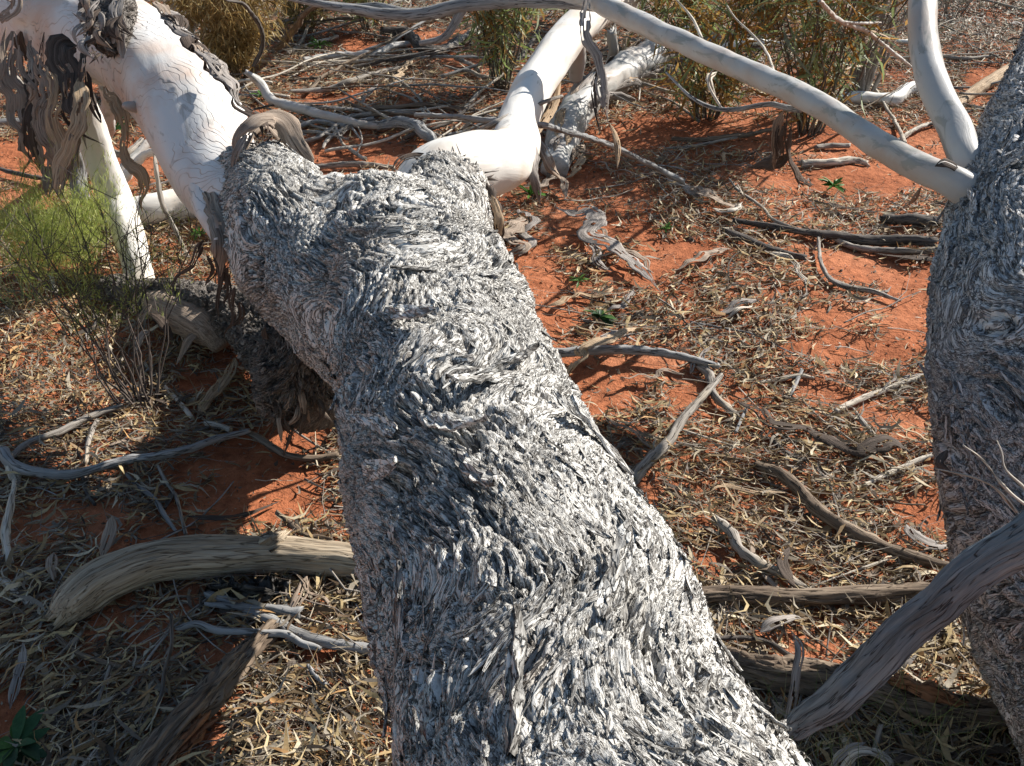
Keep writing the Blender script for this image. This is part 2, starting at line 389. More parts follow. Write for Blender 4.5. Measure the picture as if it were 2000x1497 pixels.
# ------------------------------------------------------------------ vectorised leaves and twigs
def leaves(pos, yaw, pitch, roll, L, Wd, arch, sick, col, nst=5, up=None):
    n = len(pos); t = np.linspace(0, 1, nst); prof = np.interp(t, [0, .12, .35, .6, .85, 1], [.12, .62, 1, .88, .45, .04])
    x = (t[None]-.5)*L[:, None]; z = -arch[:, None]*((t[None]-.5)**2*4)*L[:, None]*.5
    y0 = sick[:, None]*((t[None]-.5)**2*4)*L[:, None]*.5
    Vt = np.zeros((n, nst, 2, 3))
    for k, sg in enumerate((-1, 1)):
        Vt[:, :, k, 0] = x; Vt[:, :, k, 1] = y0+sg*prof[None]*Wd[:, None]*.5; Vt[:, :, k, 2] = z
    cy, sy, cp, sp, cr, sr = np.cos(yaw), np.sin(yaw), np.cos(pitch), np.sin(pitch), np.cos(roll), np.sin(roll)
    X, Y, Z = Vt[..., 0], Vt[..., 1], Vt[..., 2]
    f = lambda a: a[:, None, None]
    Y, Z = Y*f(cr)-Z*f(sr), Y*f(sr)+Z*f(cr)
    X, Z = X*f(cp)-Z*f(sp), X*f(sp)+Z*f(cp)
    X, Y = X*f(cy)-Y*f(sy), X*f(sy)+Y*f(cy)
    V = np.stack([X, Y, Z], -1)+pos[:, None, None]
    base = (np.arange(n)*nst*2)[:, None, None]; k = np.arange(nst-1)[None, :, None]*2
    Fc = (base+k+np.array([0, 2, 3, 1])[None, None]).reshape(-1, 4)
    return V.reshape(-1, 3), Fc, np.repeat(col, nst*2, 0)
def twigs(A, B, r, col, bend, nst=5, seg=3):
    n = len(A); t = np.linspace(0, 1, nst)
    D = B-A; Ln = np.linalg.norm(D, axis=1)[:, None]+1e-9; D = D/Ln
    S = np.cross(D, [0, 0, 1.0]); S /= np.linalg.norm(S, axis=1)[:, None]+1e-9; Uu = np.cross(S, D)
    X = A[:, None]+(B-A)[:, None]*t[None, :, None]+S[:, None]*(bend[:, None]*Ln*np.sin(t[None]*math.pi*1.0))[..., None]
    X += (RNG.normal(size=X.shape)*.018*Ln[:, None])*np.minimum(1, 10*(t*(1-t)))[None, :, None]
    rr = r[:, None]*(1-.6*t[None]); V = []
    for k in range(seg):
        a = k/seg*2*math.pi; V.append(X+(S*math.cos(a)+Uu*math.sin(a))[:, None]*rr[..., None])
    V = np.stack(V, 2)
    base = (np.arange(n)*nst*seg)[:, None, None, None]; i = (np.arange(nst-1)*seg)[None, :, None, None]
    j = np.arange(seg)[None, None, :, None]; q = np.stack([j, (j+1) % seg, (j+1) % seg+seg, j+seg], -1).reshape(1, 1, seg, 4)
    return V.reshape(-1, 3), (base+i+q).reshape(-1, 4), np.repeat(col, nst*seg, 0)
def pick(pal, n):
    pal = np.array(pal, float); wts = pal[:, 3]/pal[:, 3].sum(); i = RNG.choice(len(pal), n, p=wts)
    return pal[i, :3]*RNG.uniform(.75, 1.2, (n, 1))

# ------------------------------------------------------------------ ground
def ground():
    def axis(lo, hi, fine, a, b):
        c = list(np.arange(a, b, fine)); x = b; d = fine
        while x < hi: c.append(x); d *= 1.12; x += d
        c.append(hi); x = a-fine; d = fine; l = []
        while x > lo: l.append(x); d *= 1.12; x -= d
        l.append(lo); return np.array(l[::-1]+c)
    xs = axis(-150, 150, .025, -3, 3); ys = axis(-60, 250, .025, .8, 6)
    Xg, Yg = np.meshgrid(xs, ys); n, m = Xg.shape
    x, y = Xg.ravel(), Yg.ravel(); p = np.stack([x, y, 0*x], 1)
    z = gh(x, y) + .004*pn(p*26) + .012*np.maximum(0, pn(p*6+9))**2
    V = np.stack([x, y, z], 1)
    o = obj('ground', V, grid_faces(n, m, False)[:, ::1], M['sand'], recentre=False)
    tag(o, 'red orange sandy ground showing between the leaf litter', None, None, 'structure')
ground()

# ------------------------------------------------------------------ rough bark surfaces
def warpq(q0, P, A, sf, sd):
    w1 = pn3(P*sf+sd); w2 = pn3(P*sf*2.7+sd*2); w3 = pn3(P*sf*7+sd*3)
    return q0+A*(.20*w1*[.5, 1, 1]+.034*w2+.0035*w3)
def bark_surface(P, Nn, T, q0, amp=1.0, A=1.0, sf=3.0, sd=1.0, qf=None):
    """returns displacement, grain direction on the surface, tone, warped grain coordinate"""
    q = warpq(q0, P, A, sf, sd)
    B = np.cross(Nn, T); B /= np.linalg.norm(B, axis=1)[:, None]+1e-9
    e = .004
    qT = (warpq(qf(P+T*e), P+T*e, A, sf, sd)-q)[:, 1:]/e; qB = (warpq(qf(P+B*e), P+B*e, A, sf, sd)-q)[:, 1:]/e
    a, b, c_ = (qT*qT).sum(1), (qT*qB).sum(1), (qB*qB).sum(1)
    ang = .5*np.arctan2(2*b, a-c_)+math.pi/2          # direction of least change across the grain
    d = T*np.cos(ang)[:, None]+B*np.sin(ang)[:, None]
    c = pn(q*[4.5, 36, 36]+sd)*2.2; f = pn(q*[9, 95, 95]+sd)*2.2; f2 = pn(q*[26, 210, 210]+sd*3)*2
    cc = pn(q*[2.2, 13, 13]+sd)*2.2; c3 = pn(q*[1.6, 7, 7]+sd*6)*2.2; brk = pn(q*[17, 24, 24]+sd*4)*2
    plate = sstep(.02, .24, np.abs(c)); pf = sstep(.0, .30, np.abs(f)); pc = sstep(.02, .2, np.abs(cc+.3*c))
    q1 = c*.9+.35*brk+.2*f; saw = q1-np.floor(q1); saw = saw*sstep(1.0, .93, saw)
    q2 = f*.9+.3*brk; sw2 = q2-np.floor(q2); sw2 = sw2*sstep(1.0, .88, sw2)
    deep = sstep(-.25, .5, pn(P*5+sd*2)*2)
    h = .010*(plate-.9)*(.4+.9*deep)+.003*(pf-.8)+.0065*(saw-.4)+.0030*(sw2-.4)+.018*(pc-.92)*deep+.011*(sstep(.01, .09, np.abs(c3+.25*cc+.1*c))-.97)+.003*(np.abs(c3)-.4)+.0012*f2+.005*pn(P*11+sd)
    tone = np.clip(.22+.10*pf+.08*saw+.06*sw2+.13*pn(P*8+sd)+.05*f2, 0, 1)
    return h*amp, d, tone, q
def flakes(name, P, Nn, d, n, parent, mat, L=(.012, .04), Wr=(.2, .38), lift=.5, vis=None, licv=None):
    gapless = True
    idx = RNG.choice(len(P), n, p=vis); p, nn, dd = P[idx], Nn[idx], d[idx]
    dd = dd-nn*(dd*nn).sum(1)[:, None]; dd /= np.linalg.norm(dd, axis=1)[:, None]+1e-9
    dd *= np.where(RNG.random(n) < .5, 1, -1)[:, None]
    bb = np.cross(nn, dd); Ln = RNG.uniform(*L, n)*RNG.uniform(.6, 1.1, n); Wd = Ln*RNG.uniform(*Wr, n); lf = Ln*RNG.uniform(.04, lift, n)**1.2*.55
    t = np.array([0, .3, .65, 1.0]); pr = np.array([.75, 1., .85, .25]); out = []
    sk = RNG.normal(size=n)*.15
    for k in range(4):
        c = p+dd*(Ln*(t[k]-.3))[:, None]+nn*(lf*t[k]**1.6-.0015)[:, None]+bb*(sk*Ln*t[k]**2)[:, None]
        roll = RNG.normal(size=n)*.25*Wd
        e = bb*(Wd*.5*pr[k])[:, None]
        out += [c-e+nn*(-roll*.4)[:, None], c+e+nn*(roll*.4)[:, None]]
    V = np.stack(out, 1).reshape(-1, 3); base = (np.arange(n)*8)[:, None, None]
    Fc = (base+(np.arange(3)*2)[None, :, None]+np.array([0, 1, 3, 2])[None, None]).reshape(-1, 4)
    gr = np.stack([np.tile(np.repeat(t, 2), n)*.03, RNG.random(n).repeat(8)*3, np.tile([0, .006], n*4)], 1)
    lc = np.clip(RNG.normal(.34, .12, n), .05, .6).repeat(8)
    o = obj(name, V, Fc, M[mat], parent, attrs={'gr': gr, 'lic': lc}, smooth=False)
    o['kind'] = 'stuff'; return o
def flake_meshes(mat, nm, n=6):
    out = []
    for q in range(n):
        L, wd = .07, .008+.004*(q % 3); ns, nc = 11, 5; t = np.linspace(0, 1, ns); c = np.linspace(-1, 1, nc)
        pr = np.interp(t, [0, .15, .6, .9, 1], [.5, .9, 1, .6, .15])
        X = (t[:, None]-.3)*L+0*c[None]; j = RNG.normal(size=(ns, nc))
        Y = c[None]*wd*.5*pr[:, None]+(t**2*.012*(q % 3-1))[:, None]+j*.0011
        Z = (t**1.7*(.010+.006*(q % 2)))[:, None]+(1-c**2)[None]*.0012+RNG.normal(size=(1, nc))*.0012+RNG.normal(size=(ns, nc))*.0007
        top = np.stack([X, Y, Z+.0008], -1).reshape(-1, 3); bot = np.stack([X, Y, Z-.0008], -1).reshape(-1, 3); m = ns*nc
        Fa = grid_faces(ns, nc, False)[:, ::-1]; i = np.arange(ns-1)
        side = np.concatenate([np.stack([i*nc, i*nc+m, (i+1)*nc+m, (i+1)*nc], 1), np.stack([i*nc+nc-1, (i+1)*nc+nc-1, (i+1)*nc+nc-1+m, i*nc+nc-1+m], 1)])
        V = np.vstack([top, bot]); gr = V.copy(); gr += q
        me, _ = mkmesh('bark_flake', V, [np.vstack([Fa, Fa[:, ::-1]+m, side])], M[mat], attrs={'gr': gr, 'lic': np.full(len(V), .24+.06*(q % 3))}, smooth=False)
        out.append(me)
    return out
def flake_parts(P, Nn, d, n, parent, mes, vis, smin=.6, smax=1.4):
    idx = RNG.choice(len(P), n, p=vis, replace=False)
    for k, i in enumerate(idx):
        nn = Nn[i]; dd = d[i]-nn*np.dot(d[i], nn); dd /= np.linalg.norm(dd)
        if RNG.random() < .5: dd = -dd
        b = np.cross(nn, dd); s = RNG.uniform(smin, smax)
        Mx = Matrix(((dd[0]*s, b[0]*s, nn[0]*s, P[i, 0]), (dd[1]*s, b[1]*s, nn[1]*s, P[i, 1]), (dd[2]*s, b[2]*s, nn[2]*s, P[i, 2]), (0, 0, 0, 1)))
        place('bark_flake', mes[k % len(mes)], Mx, parent)
def vis_w(P, Nn, near=True):
    cpos = np.array([0, 0, CAMH]); v = cpos-P; dist = np.linalg.norm(v, axis=1); v /= dist[:, None]
    f = np.clip((v*Nn).sum(1)+.25, 0, 1)
    px, py, _ = proj(P[:, 0], P[:, 1], P[:, 2])
    inside = (px > -120) & (px < 2120) & (py > -120) & (py < 1620)
    wt = np.where(f > .05, .35+f, .02)*np.where(inside, 1, .03)/dist**1.2
    return wt/wt.sum()

def normals(V, Fq):
    a = V[Fq[:, 0]]; n = np.cross(V[Fq[:, 2]]-a, V[Fq[:, 3]]-V[Fq[:, 1]])
    out = np.zeros_like(V)
    for k in range(4): np.add.at(out, Fq[:, k], n)
    return out/(np.linalg.norm(out, axis=1)[:, None]+1e-12)

# ------------------------------------------------------------------ the fallen tree
fallen = empty('fallen_eucalyptus', (.08, .3, 0), 'fallen forked eucalyptus, rough grey trunk in the foreground ending in two smooth white limbs', 'tree')
def A4(L): return np.array([[*W(p[0], p[1], p[2]*zf(p[2])), p[3]*zf(p[2])] for p in L])
ZM[0] = True
TR = A4([(1140, 1497, 1.19, .216), (1038, 1200, 1.44, .226), (915, 900, 1.80, .220), (852, 700, 2.12, .221), (800, 560, 2.40, .222), (740, 490, 2.62, .20), (700, 440, 2.78, .13)])
head = TR[0, :3]+(TR[0, :3]-TR[1, :3])*1.5
TR = np.vstack([[*head, .245], TR])
LA = A4([(770, 640, 2.30, .17), (660, 560, 2.50, .18), (570, 470, 2.66, .17), (530, 400, 2.80, .135), (485, 355, 2.92, .115)])
RA = A4([(820, 600, 2.35, .17), (810, 510, 2.55, .19), (845, 450, 2.72, .16), (862, 400, 2.86, .135), (878, 370, 2.96, .115)])
KN = A4([(600, 450, 2.68, .13), (560, 370, 2.78, .10), (535, 315, 2.82, .06), (527, 285, 2.83, .03)])
WB2 = A4([(720, 600, 2.42, .195), (672, 510, 2.55, .17), (655, 470, 2.62, .152)])
WB3 = A4([(740, 560, 2.45, .20), (730, 490, 2.56, .165), (722, 464, 2.62, .145)])
WB = A4([(560, 470, 2.66, .13), (640, 448, 2.66, .137), (700, 445, 2.66, .137), (760, 445, 2.66, .137), (860, 450, 2.72, .12)])
def union_mesh(parts, voxel, iters):
    vs_, q_, t_, off = [], [], [], 0
    for P in parts:
        V, Fc, _, _, _ = tube(P, seg=48, step=.03, lump=.06, grain=0)
        vs_.append(V); q_.append(Fc[0]+off); t_.append(Fc[1]+off); off += len(V)
    me, _ = mkmesh('tmp', np.vstack(vs_), [np.vstack(q_), np.vstack(t_)], M['bark'])
    o = bpy.data.objects.new('tmp', me); C.objects.link(o)
    r = o.modifiers.new('r', 'REMESH'); r.mode = 'VOXEL'; r.voxel_size = voxel
    s = o.modifiers.new('s', 'SMOOTH'); s.factor = .7; s.iterations = iters
    dg = bpy.context.evaluated_depsgraph_get(); ev = o.evaluated_get(dg); m2 = ev.to_mesh()
    n = len(m2.vertices); V = np.empty(n*3, np.float32); m2.vertices.foreach_get('co', V)
    Nn = np.empty(n*3, np.float32); m2.vertices.foreach_get('normal', Nn)
    k = len(m2.polygons); tot = np.empty(k, np.int32); m2.polygons.foreach_get('loop_total', tot)
    lv = np.empty(len(m2.loops), np.int32); m2.loops.foreach_get('vertex_index', lv)
    st = np.concatenate([[0], np.cumsum(tot)[:-1]]); Q = lv[(st[tot == 4][:, None]+np.arange(4)[None])]
    ev.to_mesh_clear(); bpy.data.objects.remove(o); bpy.data.meshes.remove(me)
    return V.reshape(-1, 3).astype(float), Nn.reshape(-1, 3).astype(float), Q
V, Nn, Q = union_mesh([TR, LA, RA, KN, WB, WB2, WB3], .0042, 60)
ax, at_, ar, au, ab = [], [], [], [], []
for P in (TR, LA, RA):
    S = spline(P, .05); T, U_, B_ = frames(S[:, :3]); ax.append(S[:, :3]); at_.append(T); ar.append(S[:, 3]); au.append(U_); ab.append(B_)
ax, at_, ar, au, ab = np.vstack(ax), np.vstack(at_), np.concatenate(ar), np.vstack(au), np.vstack(ab)
e0 = at_[:10].mean(0); e0 /= np.linalg.norm(e0)
cU, cB = (ax*au).sum(1), (ax*ab).sum(1)
def trunk_q(P, full=False):
    Q_, T_ = np.zeros((len(P), 3)), np.zeros((len(P), 3))
    for a in range(0, len(P), 20000):
        p = P[a:a+20000]; d = np.sqrt(np.maximum(((p**2).sum(1)[:, None]-2*p@ax.T+(ax**2).sum(1)[None]), 0))-ar[None]*.6
        wt = np.exp(-(d-d.min(1)[:, None])/.04); wt /= wt.sum(1)[:, None]
        Q_[a:a+20000, 0] = p@e0; Q_[a:a+20000, 1] = ((wt@au)*p).sum(1)-wt@cU; Q_[a:a+20000, 2] = ((wt@ab)*p).sum(1)-wt@cB
        T_[a:a+20000] = wt@at_
    return (Q_, T_) if full else Q_
q0, Tv = trunk_q(V, True)
Tv -= Nn*(Tv*Nn).sum(1)[:, None]; Tv /= np.linalg.norm(Tv, axis=1)[:, None]+1e-9
V0 = V.copy(); V += Nn*(.012*pn(V*6+3)+.008*pn(V*13+1))[:, None]
h, dd, lc, gr = bark_surface(V0, Nn, Tv, q0, 1.0, 1.0, 3.0, 1.0, trunk_q)
V = V+Nn*h[:, None]
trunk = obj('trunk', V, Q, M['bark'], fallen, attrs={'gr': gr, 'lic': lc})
vw = vis_w(V, Nn)
flakes('bark_shreds', V, Nn, dd, 5500, fallen, 'bark', L=(.014, .05), Wr=(.08, .20), lift=.16, vis=vw)
slab_w = np.where((V[:, 1] < 1.75) & (Nn[:, 2] > .25), vw, 0); slab_w /= slab_w.sum()
flake_parts(V, Nn, dd, 16, fallen, flake_meshes('bark', 'f'), slab_w, 1.2, 2.3)
edge = np.clip(1-np.abs((Nn*((np.array([0, 0, CAMH])-V)/np.linalg.norm(np.array([0, 0, CAMH])-V, axis=1)[:, None])).sum(1))*1.6, .04, 1)
vw2 = vw*(edge+.12); vw2 /= vw2.sum()
flake_parts(V, Nn, dd, 230, fallen, flake_meshes('bark', 'f'), vw2, .3, .9)
def bark_tube(name, parent, P, seg, step, mat, amp, A, sf, sd, nfl, nind, coarse=48, fine=125, fl_L=(.008, .034), lift=.4, lump=.10, gs=1.0):
    V, Fc, at, T, Nm = tube(P, seg=seg, step=step, lump=lump, grain=0, seed=sd)
    Nn = normals(V, Fc[0]); Nn[-2:] = Nm[-2:]; gr0 = at['gr']
    Bn = np.cross(Nn, T); V0 = V; gr0 = gr0*[gs, 1, 1]
    def qf(Pq):                                       # first-order grain coordinate near the vertices
        dlt = Pq-V0; out = gr0.copy(); out[:, 0] += gs*(dlt*T).sum(1); th = np.arctan2(gr0[:, 2], gr0[:, 1]); k = (dlt*Bn).sum(1)
        out[:, 1] += -np.sin(th)*k; out[:, 2] += np.cos(th)*k; return out
    h, d, lc, q = bark_surface(V, Nn, T, gr0, amp, A, sf, sd, qf)
    V = V+Nn*h[:, None]; at['lic'] = lc; at['gr'] = q
    o = obj(name, V, Fc, M[mat], parent, attrs=at)
    vw = vis_w(V, Nn)
    if nfl: flakes('bark_shreds', V, Nn, d, nfl, parent, mat, L=fl_L, Wr=(.08, .24), lift=lift, vis=vw)
    if nind: flake_parts(V, Nn, d, nind, parent, flake_meshes(mat, 'g'), vw, .4, 1.0)
    return o, V, Nn, d
def ptube(name, pts, mat, parent, **kw):                 # part from pixel+depth rows
    P = A4(pts) if len(pts[0]) == 4 else np.array(pts)
    o = dict(seg=40, step=.012, lump=.06, grain=.002, gf=(5, 20), jag=0); o.update(kw)
    V, Fc, at, _, _ = tube(P, seed=seed(), **o)
    return obj(name, V, Fc, M[mat], parent, attrs=at)
# left white limb
PEEL = []
limb = ptube('limb', [(600, 520, 2.66, .09), (500, 410, 2.84, .115), (425, 345, 2.96, .125), (385, 255, 3.05, .150), (330, 165, 3.16, .156), (255, 95, 3.28, .155), (140, 52, 3.42, .158), (30, 5, 3.52, .150), (-120, -90, 3.7, .13)], 'white', fallen, seg=64, lump=.09)
ptube('limb_stub', [(330, 210, 3.14, .03), (285, 211, 3.08, .022), (248, 207, 3.03, .014), (240, 203, 3.02, .004)], 'limb', limb)
# tail of white wood running down beside the bark
ptube('wood_spur', [(400, 360, 2.90, .06), (415, 420, 2.80, .042), (428, 465, 2.74, .022), (436, 490, 2.72, .006)], 'white', limb)
# rough collar higher on the limb
cP_ = A4([(205, -10, 3.20, .07), (212, 40, 3.14, .075), (222, 75, 3.10, .06), (228, 98, 3.08, .02)])
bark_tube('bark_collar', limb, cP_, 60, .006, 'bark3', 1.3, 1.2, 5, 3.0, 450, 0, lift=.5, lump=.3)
for k in range(15):
    f0 = RNG.uniform(0, .8); f1 = min(1, f0+RNG.uniform(.2, .4)); row = []
    for f in np.linspace(f0, f1, 4):
        row.append((np.interp(f, [0, .25, .5, .75, 1], [300, 352, 400, 446, 505])+RNG.normal()*7, np.interp(f, [0, .25, .5, .75, 1], [0, 52, 104, 165, 262])+RNG.normal()*5, np.interp(f, [0, 1], [3.06, 2.80])+RNG.normal()*.02))
    PEEL.append((row, [8, RNG.uniform(18, 44), RNG.uniform(12, 30), 5], ['ribbon_grey', 'ribbon_dark', 'ribbon', 'ribbon_dark', 'ribbon_grey'][k % 5]))
# right white limb
limb2 = ptube('limb', [(800, 420, 2.95, .09), (860, 350, 3.00, .112), (920, 327, 3.05, .106), (982, 315, 3.14, .094), (1006, 282, 3.30, .080), (1012, 240, 3.42, .073), (1045, 165, 3.65, .072), (1090, 100, 3.85, .072), (1150, 35, 4.10, .068), (1230, -5, 4.45, .068), (1320, -60, 4.9, .06)], 'cream', fallen, seg=56, lump=.10)
ptube('limb_stub', [(1120, 60, 4.0, .04), (1128, 110, 4.15, .036), (1125, 150, 4.3, .03)], 'limb', limb2)
# frayed spikes of bark standing round the collars
def spikes(cx, cy, z, rx, ry, a0, a1, n, parent, mat='ribbon_dark', Ls=(.03, .075), out=1.0):
    z0 = z
    for k in range(n):
        a = math.radians(a0+(a1-a0)*(k+RNG.uniform(-.3, .3))/max(n-1, 1)); x, y = cx+rx*math.cos(a), cy-ry*math.sin(a)
        l = RNG.uniform(.25, 1)**2*Ls[1]*F/z; a2 = a+RNG.normal()*.7
        z *= zf(z0) if k == 0 else 1; p = [W(x, y, z+.02), W(x+l*.5*math.cos(a2)*out, y-l*.5*math.sin(a2), z-.01), W(x+l*math.cos(a2)*out, y-l*math.sin(a2), z+RNG.uniform(-.03, .03))]
        V, Fc, at = ribbon(p, [RNG.uniform(.004, .013), RNG.uniform(.003, .009), .0015], face=(0, -.6, .8), cols=4, step=.012, seed=seed(), cup=.2)
        obj('bark_spike', V, Fc, M[mat], parent, attrs=at)
spikes(868, 376, 2.92, 74, 60, 20, 125, 26, fallen)
spikes(868, 380, 2.90, 72, 56, 0, 130, 34, fallen, 'ribbon_grey', (.02, .045))
spikes(868, 386, 2.88, 76, 58, -20, 130, 30, fallen, 'ribbon', (.02, .035))
spikes(500, 350, 2.86, 55, 50, 60, 200, 34, fallen, 'ribbon_grey', (.02, .05))
spikes(225, 60, 3.05, 60, 50, 150, 250, 12, fallen, 'ribbon_dark', (.03, .06))
spikes(520, 300, 2.80, 30, 25, 40, 150, 8, fallen, 'ribbon_dark', (.02, .05))
def pribbon(pts, wpx, mat='ribbon', parent=None, face=(0, -.8, .6), label=None, **kw):
    P = np.array([W(p[0], p[1], p[2]*zf(p[2])) for p in pts]); z = np.mean([p[2]*zf(p[2]) for p in pts])
    wv = (np.array(wpx, float) if not np.isscalar(wpx) else np.full(len(P), float(wpx)))*z/F
    V, Fc, at = ribbon(P, wv, face=face, seed=seed(), **kw)
    o = obj('bark_ribbon', V, Fc, M[mat], parent, attrs=at)
    if label: o['label'] = label
    return o
# the arched curl beside the left collar
pribbon([(470, 330, 2.76), (462, 275, 2.74), (490, 240, 2.74), (535, 228, 2.78), (572, 262, 2.80), (600, 310, 2.80), (618, 345, 2.78)], [14, 24, 40, 54, 44, 22, 8], 'ribbon', fallen, face=(-.2, -.5, .85), cup=.12, gap=.6, label='arched brown curl of peeling bark')
pribbon([(478, 300, 2.80), (488, 262, 2.84), (520, 245, 2.88), (560, 268, 2.9), (575, 300, 2.9)], [14, 26, 40, 40, 10], 'ribbon', fallen, face=(0, -.3, 1), cup=.3)
pribbon([(455, 340, 2.78), (460, 300, 2.73), (480, 262, 2.72)], [10, 16, 8], 'ribbon_grey', fallen)
pribbon([(400, 350, 2.85), (425, 430, 2.66), (440, 480, 2.62), (430, 540, 2.65)], [10, 40, 44, 14], 'ribbon', fallen, label='brown flap of bark folded down beside white wood')
pribbon([(375, 330, 2.92), (395, 390, 2.84), (415, 440, 2.78)], [8, 30, 26], 'ribbon_dark', fallen)
# hanging ribbons, left group  (top px, then down)
hang = [([(20, 60, 3.3), (12, 130, 3.3), (30, 200, 3.3), (55, 280, 3.3), (85, 330, 3.35)], 34, 'ribbon'),
        ([(60, 80, 3.3), (70, 150, 3.25), (80, 220, 3.25), (90, 300, 3.28), (100, 385, 3.3)], 26, 'ribbon'),
        ([(75, 110, 3.22), (95, 180, 3.2), (85, 240, 3.2), (112, 300, 3.22), (118, 380, 3.25)], 30, 'ribbon'),
        ([(95, 120, 3.2), (112, 170, 3.18), (100, 230, 3.18), (118, 285, 3.2), (108, 350, 3.2)], 24, 'ribbon_tan'),
        ([(150, 90, 3.12), (122, 90, 3.1), (128, 150, 3.08), (140, 205, 3.06), (150, 225, 3.05)], [10, 44, 34, 20, 5], 'ribbon_dark'),
        ([(158, 150, 3.08), (158, 200, 3.05), (148, 260, 3.05), (122, 320, 3.08), (108, 370, 3.1)], 24, 'ribbon_tan'),
        ([(40, 60, 3.35), (50, 130, 3.4), (62, 190, 3.4), (70, 260, 3.4)], 20, 'ribbon_dark'),
        ([(60, 130, 3.28), (66, 190, 3.26), (56, 250, 3.26), (78, 330, 3.3)], 22, 'ribbon_dark'),
        ([(170, 140, 3.1), (180, 190, 3.1), (196, 240, 3.12)], 10, 'ribbon_dark'),
        ([(175, 60, 3.1), (160, 120, 3.06), (158, 160, 3.04)], 12, 'ribbon_dark'),
        ([(205, 170, 3.2), (232, 215, 3.15), (242, 250, 3.15), (246, 310, 3.15), (275, 340, 3.15), (278, 415, 3.2)], [22, 26, 12, 14, 22, 6], 'ribbon_tan'),
        ([(140, 260, 3.1), (143, 320, 3.1), (140, 370, 3.1)], 8, 'ribbon'),
        ([(0, 30, 3.35), (25, 15, 3.3), (35, -20, 3.3)], 26, 'ribbon'),
        ([(215, 30, 3.02), (232, 60, 3.0), (236, 100, 3.0), (240, 115, 3.0)], 14, 'ribbon_grey'),
        ([(222, 0, 3.02), (225, 50, 2.98), (220, 85, 2.98)], 12, 'ribbon_grey'),
        ([(240, -10, 3.02), (235, 30, 3.0), (248, 60, 3.02)], 12, 'ribbon_grey')]
for P_, w_, m_ in hang: pribbon(P_, np.array(w_)*1.3 if not np.isscalar(w_) else w_*1.3, m_, fallen, wave=.006, wl=.21, cup=.06, step=.008, gap=.25, tw=.4)
for k in range(10):
    x0 = RNG.uniform(10, 165); y0 = RNG.uniform(40, 160); ln = RNG.uniform(120, 230); z0 = RNG.uniform(3.1, 3.4)
    pribbon([(x0, y0, z0), (x0+RNG.normal()*14, y0+ln*.33, z0), (x0+20*RNG.normal(), y0+ln*.66, z0), (x0+25*RNG.normal(), y0+ln, z0+.03)], [6, RNG.uniform(8, 22), RNG.uniform(6, 16), 3], ['ribbon', 'ribbon_dark', 'ribbon_grey', 'ribbon'][k % 4], fallen, wave=.006, wl=.2, cup=.1, step=.009, gap=.3)
for k in range(14):
    x0, y0 = RNG.uniform(165, 250), RNG.uniform(-20, 70)
    pribbon([(x0, y0, 2.98), (x0+RNG.normal()*12, y0+22, 2.96), (x0+RNG.normal()*18, y0+48, 2.97)], [8, RNG.uniform(8, 20), 4], ['ribbon_grey', 'ribbon_dark', 'ribbon'][k % 3], fallen, cup=.3, step=.008)
for P_, w_, m_ in PEEL: pribbon(P_, w_, m_, fallen, wave=.003, wl=.1, cup=.15, tw=.25, gap=.25, face=(.5, -.5, .7))
for (x, y, x2, y2) in ((420, 480, 425, 620), (432, 500, 440, 600), (410, 500, 402, 560), (445, 520, 432, 570), (400, 470, 330, 560), (455, 560, 440, 660), (520, 640, 500, 720), (470, 590, 455, 640)):
    pribbon([(x, y, 2.72), ((x+x2)/2+8, (y+y2)/2, 2.75), (x2, y2, 2.8)], [16, 12, 4], 'ribbon_dark', fallen, wave=.006, wl=.1)
# peels along the right limb
for P_, w_, m_ in [([(985, 300, 3.2), (1000, 230, 3.4), (1020, 170, 3.55), (1028, 140, 3.6)], [20, 26, 18, 6], 'ribbon_grey'),
                   ([(1085, 70, 3.8), (1050, 110, 3.72), (1025, 140, 3.66)], [12, 16, 8], 'ribbon_dark'),
                   ([(1000, 245, 3.36), (1035, 290, 3.2), (1040, 340, 3.15), (1055, 400, 3.2)], [16, 24, 24, 12], 'ribbon_grey'),
                   ([(1050, 270, 3.36), (1075, 320, 3.3), (1095, 350, 3.4)], [14, 22, 12], 'ribbon'),
                   ([(1095, 160, 3.75), (1080, 210, 3.7), (1055, 250, 3.62), (1045, 270, 3.6)], [10, 16, 14, 6], 'ribbon_tan'),
                   ([(945, 350, 2.86), (962, 420, 2.84), (968, 480, 2.9), (985, 530, 2.95)], [20, 34, 30, 8], 'ribbon_dark'),
                   ([(960, 380, 2.84), (975, 430, 2.82), (972, 470, 2.86)], [8, 20, 8], 'ribbon_tan'),
                   ([(765, 335, 2.9), (790, 308, 2.92), (830, 306, 2.94), (850, 322, 2.94)], [10, 14, 12, 8], 'ribbon_dark'),
                   ([(940, 345, 2.92), (955, 372, 2.90), (960, 395, 2.9)], [16, 12, 4], 'cream')]:
    pribbon(P_, w_, m_, fallen, cup=.35, step=.01)

ZM[0] = False
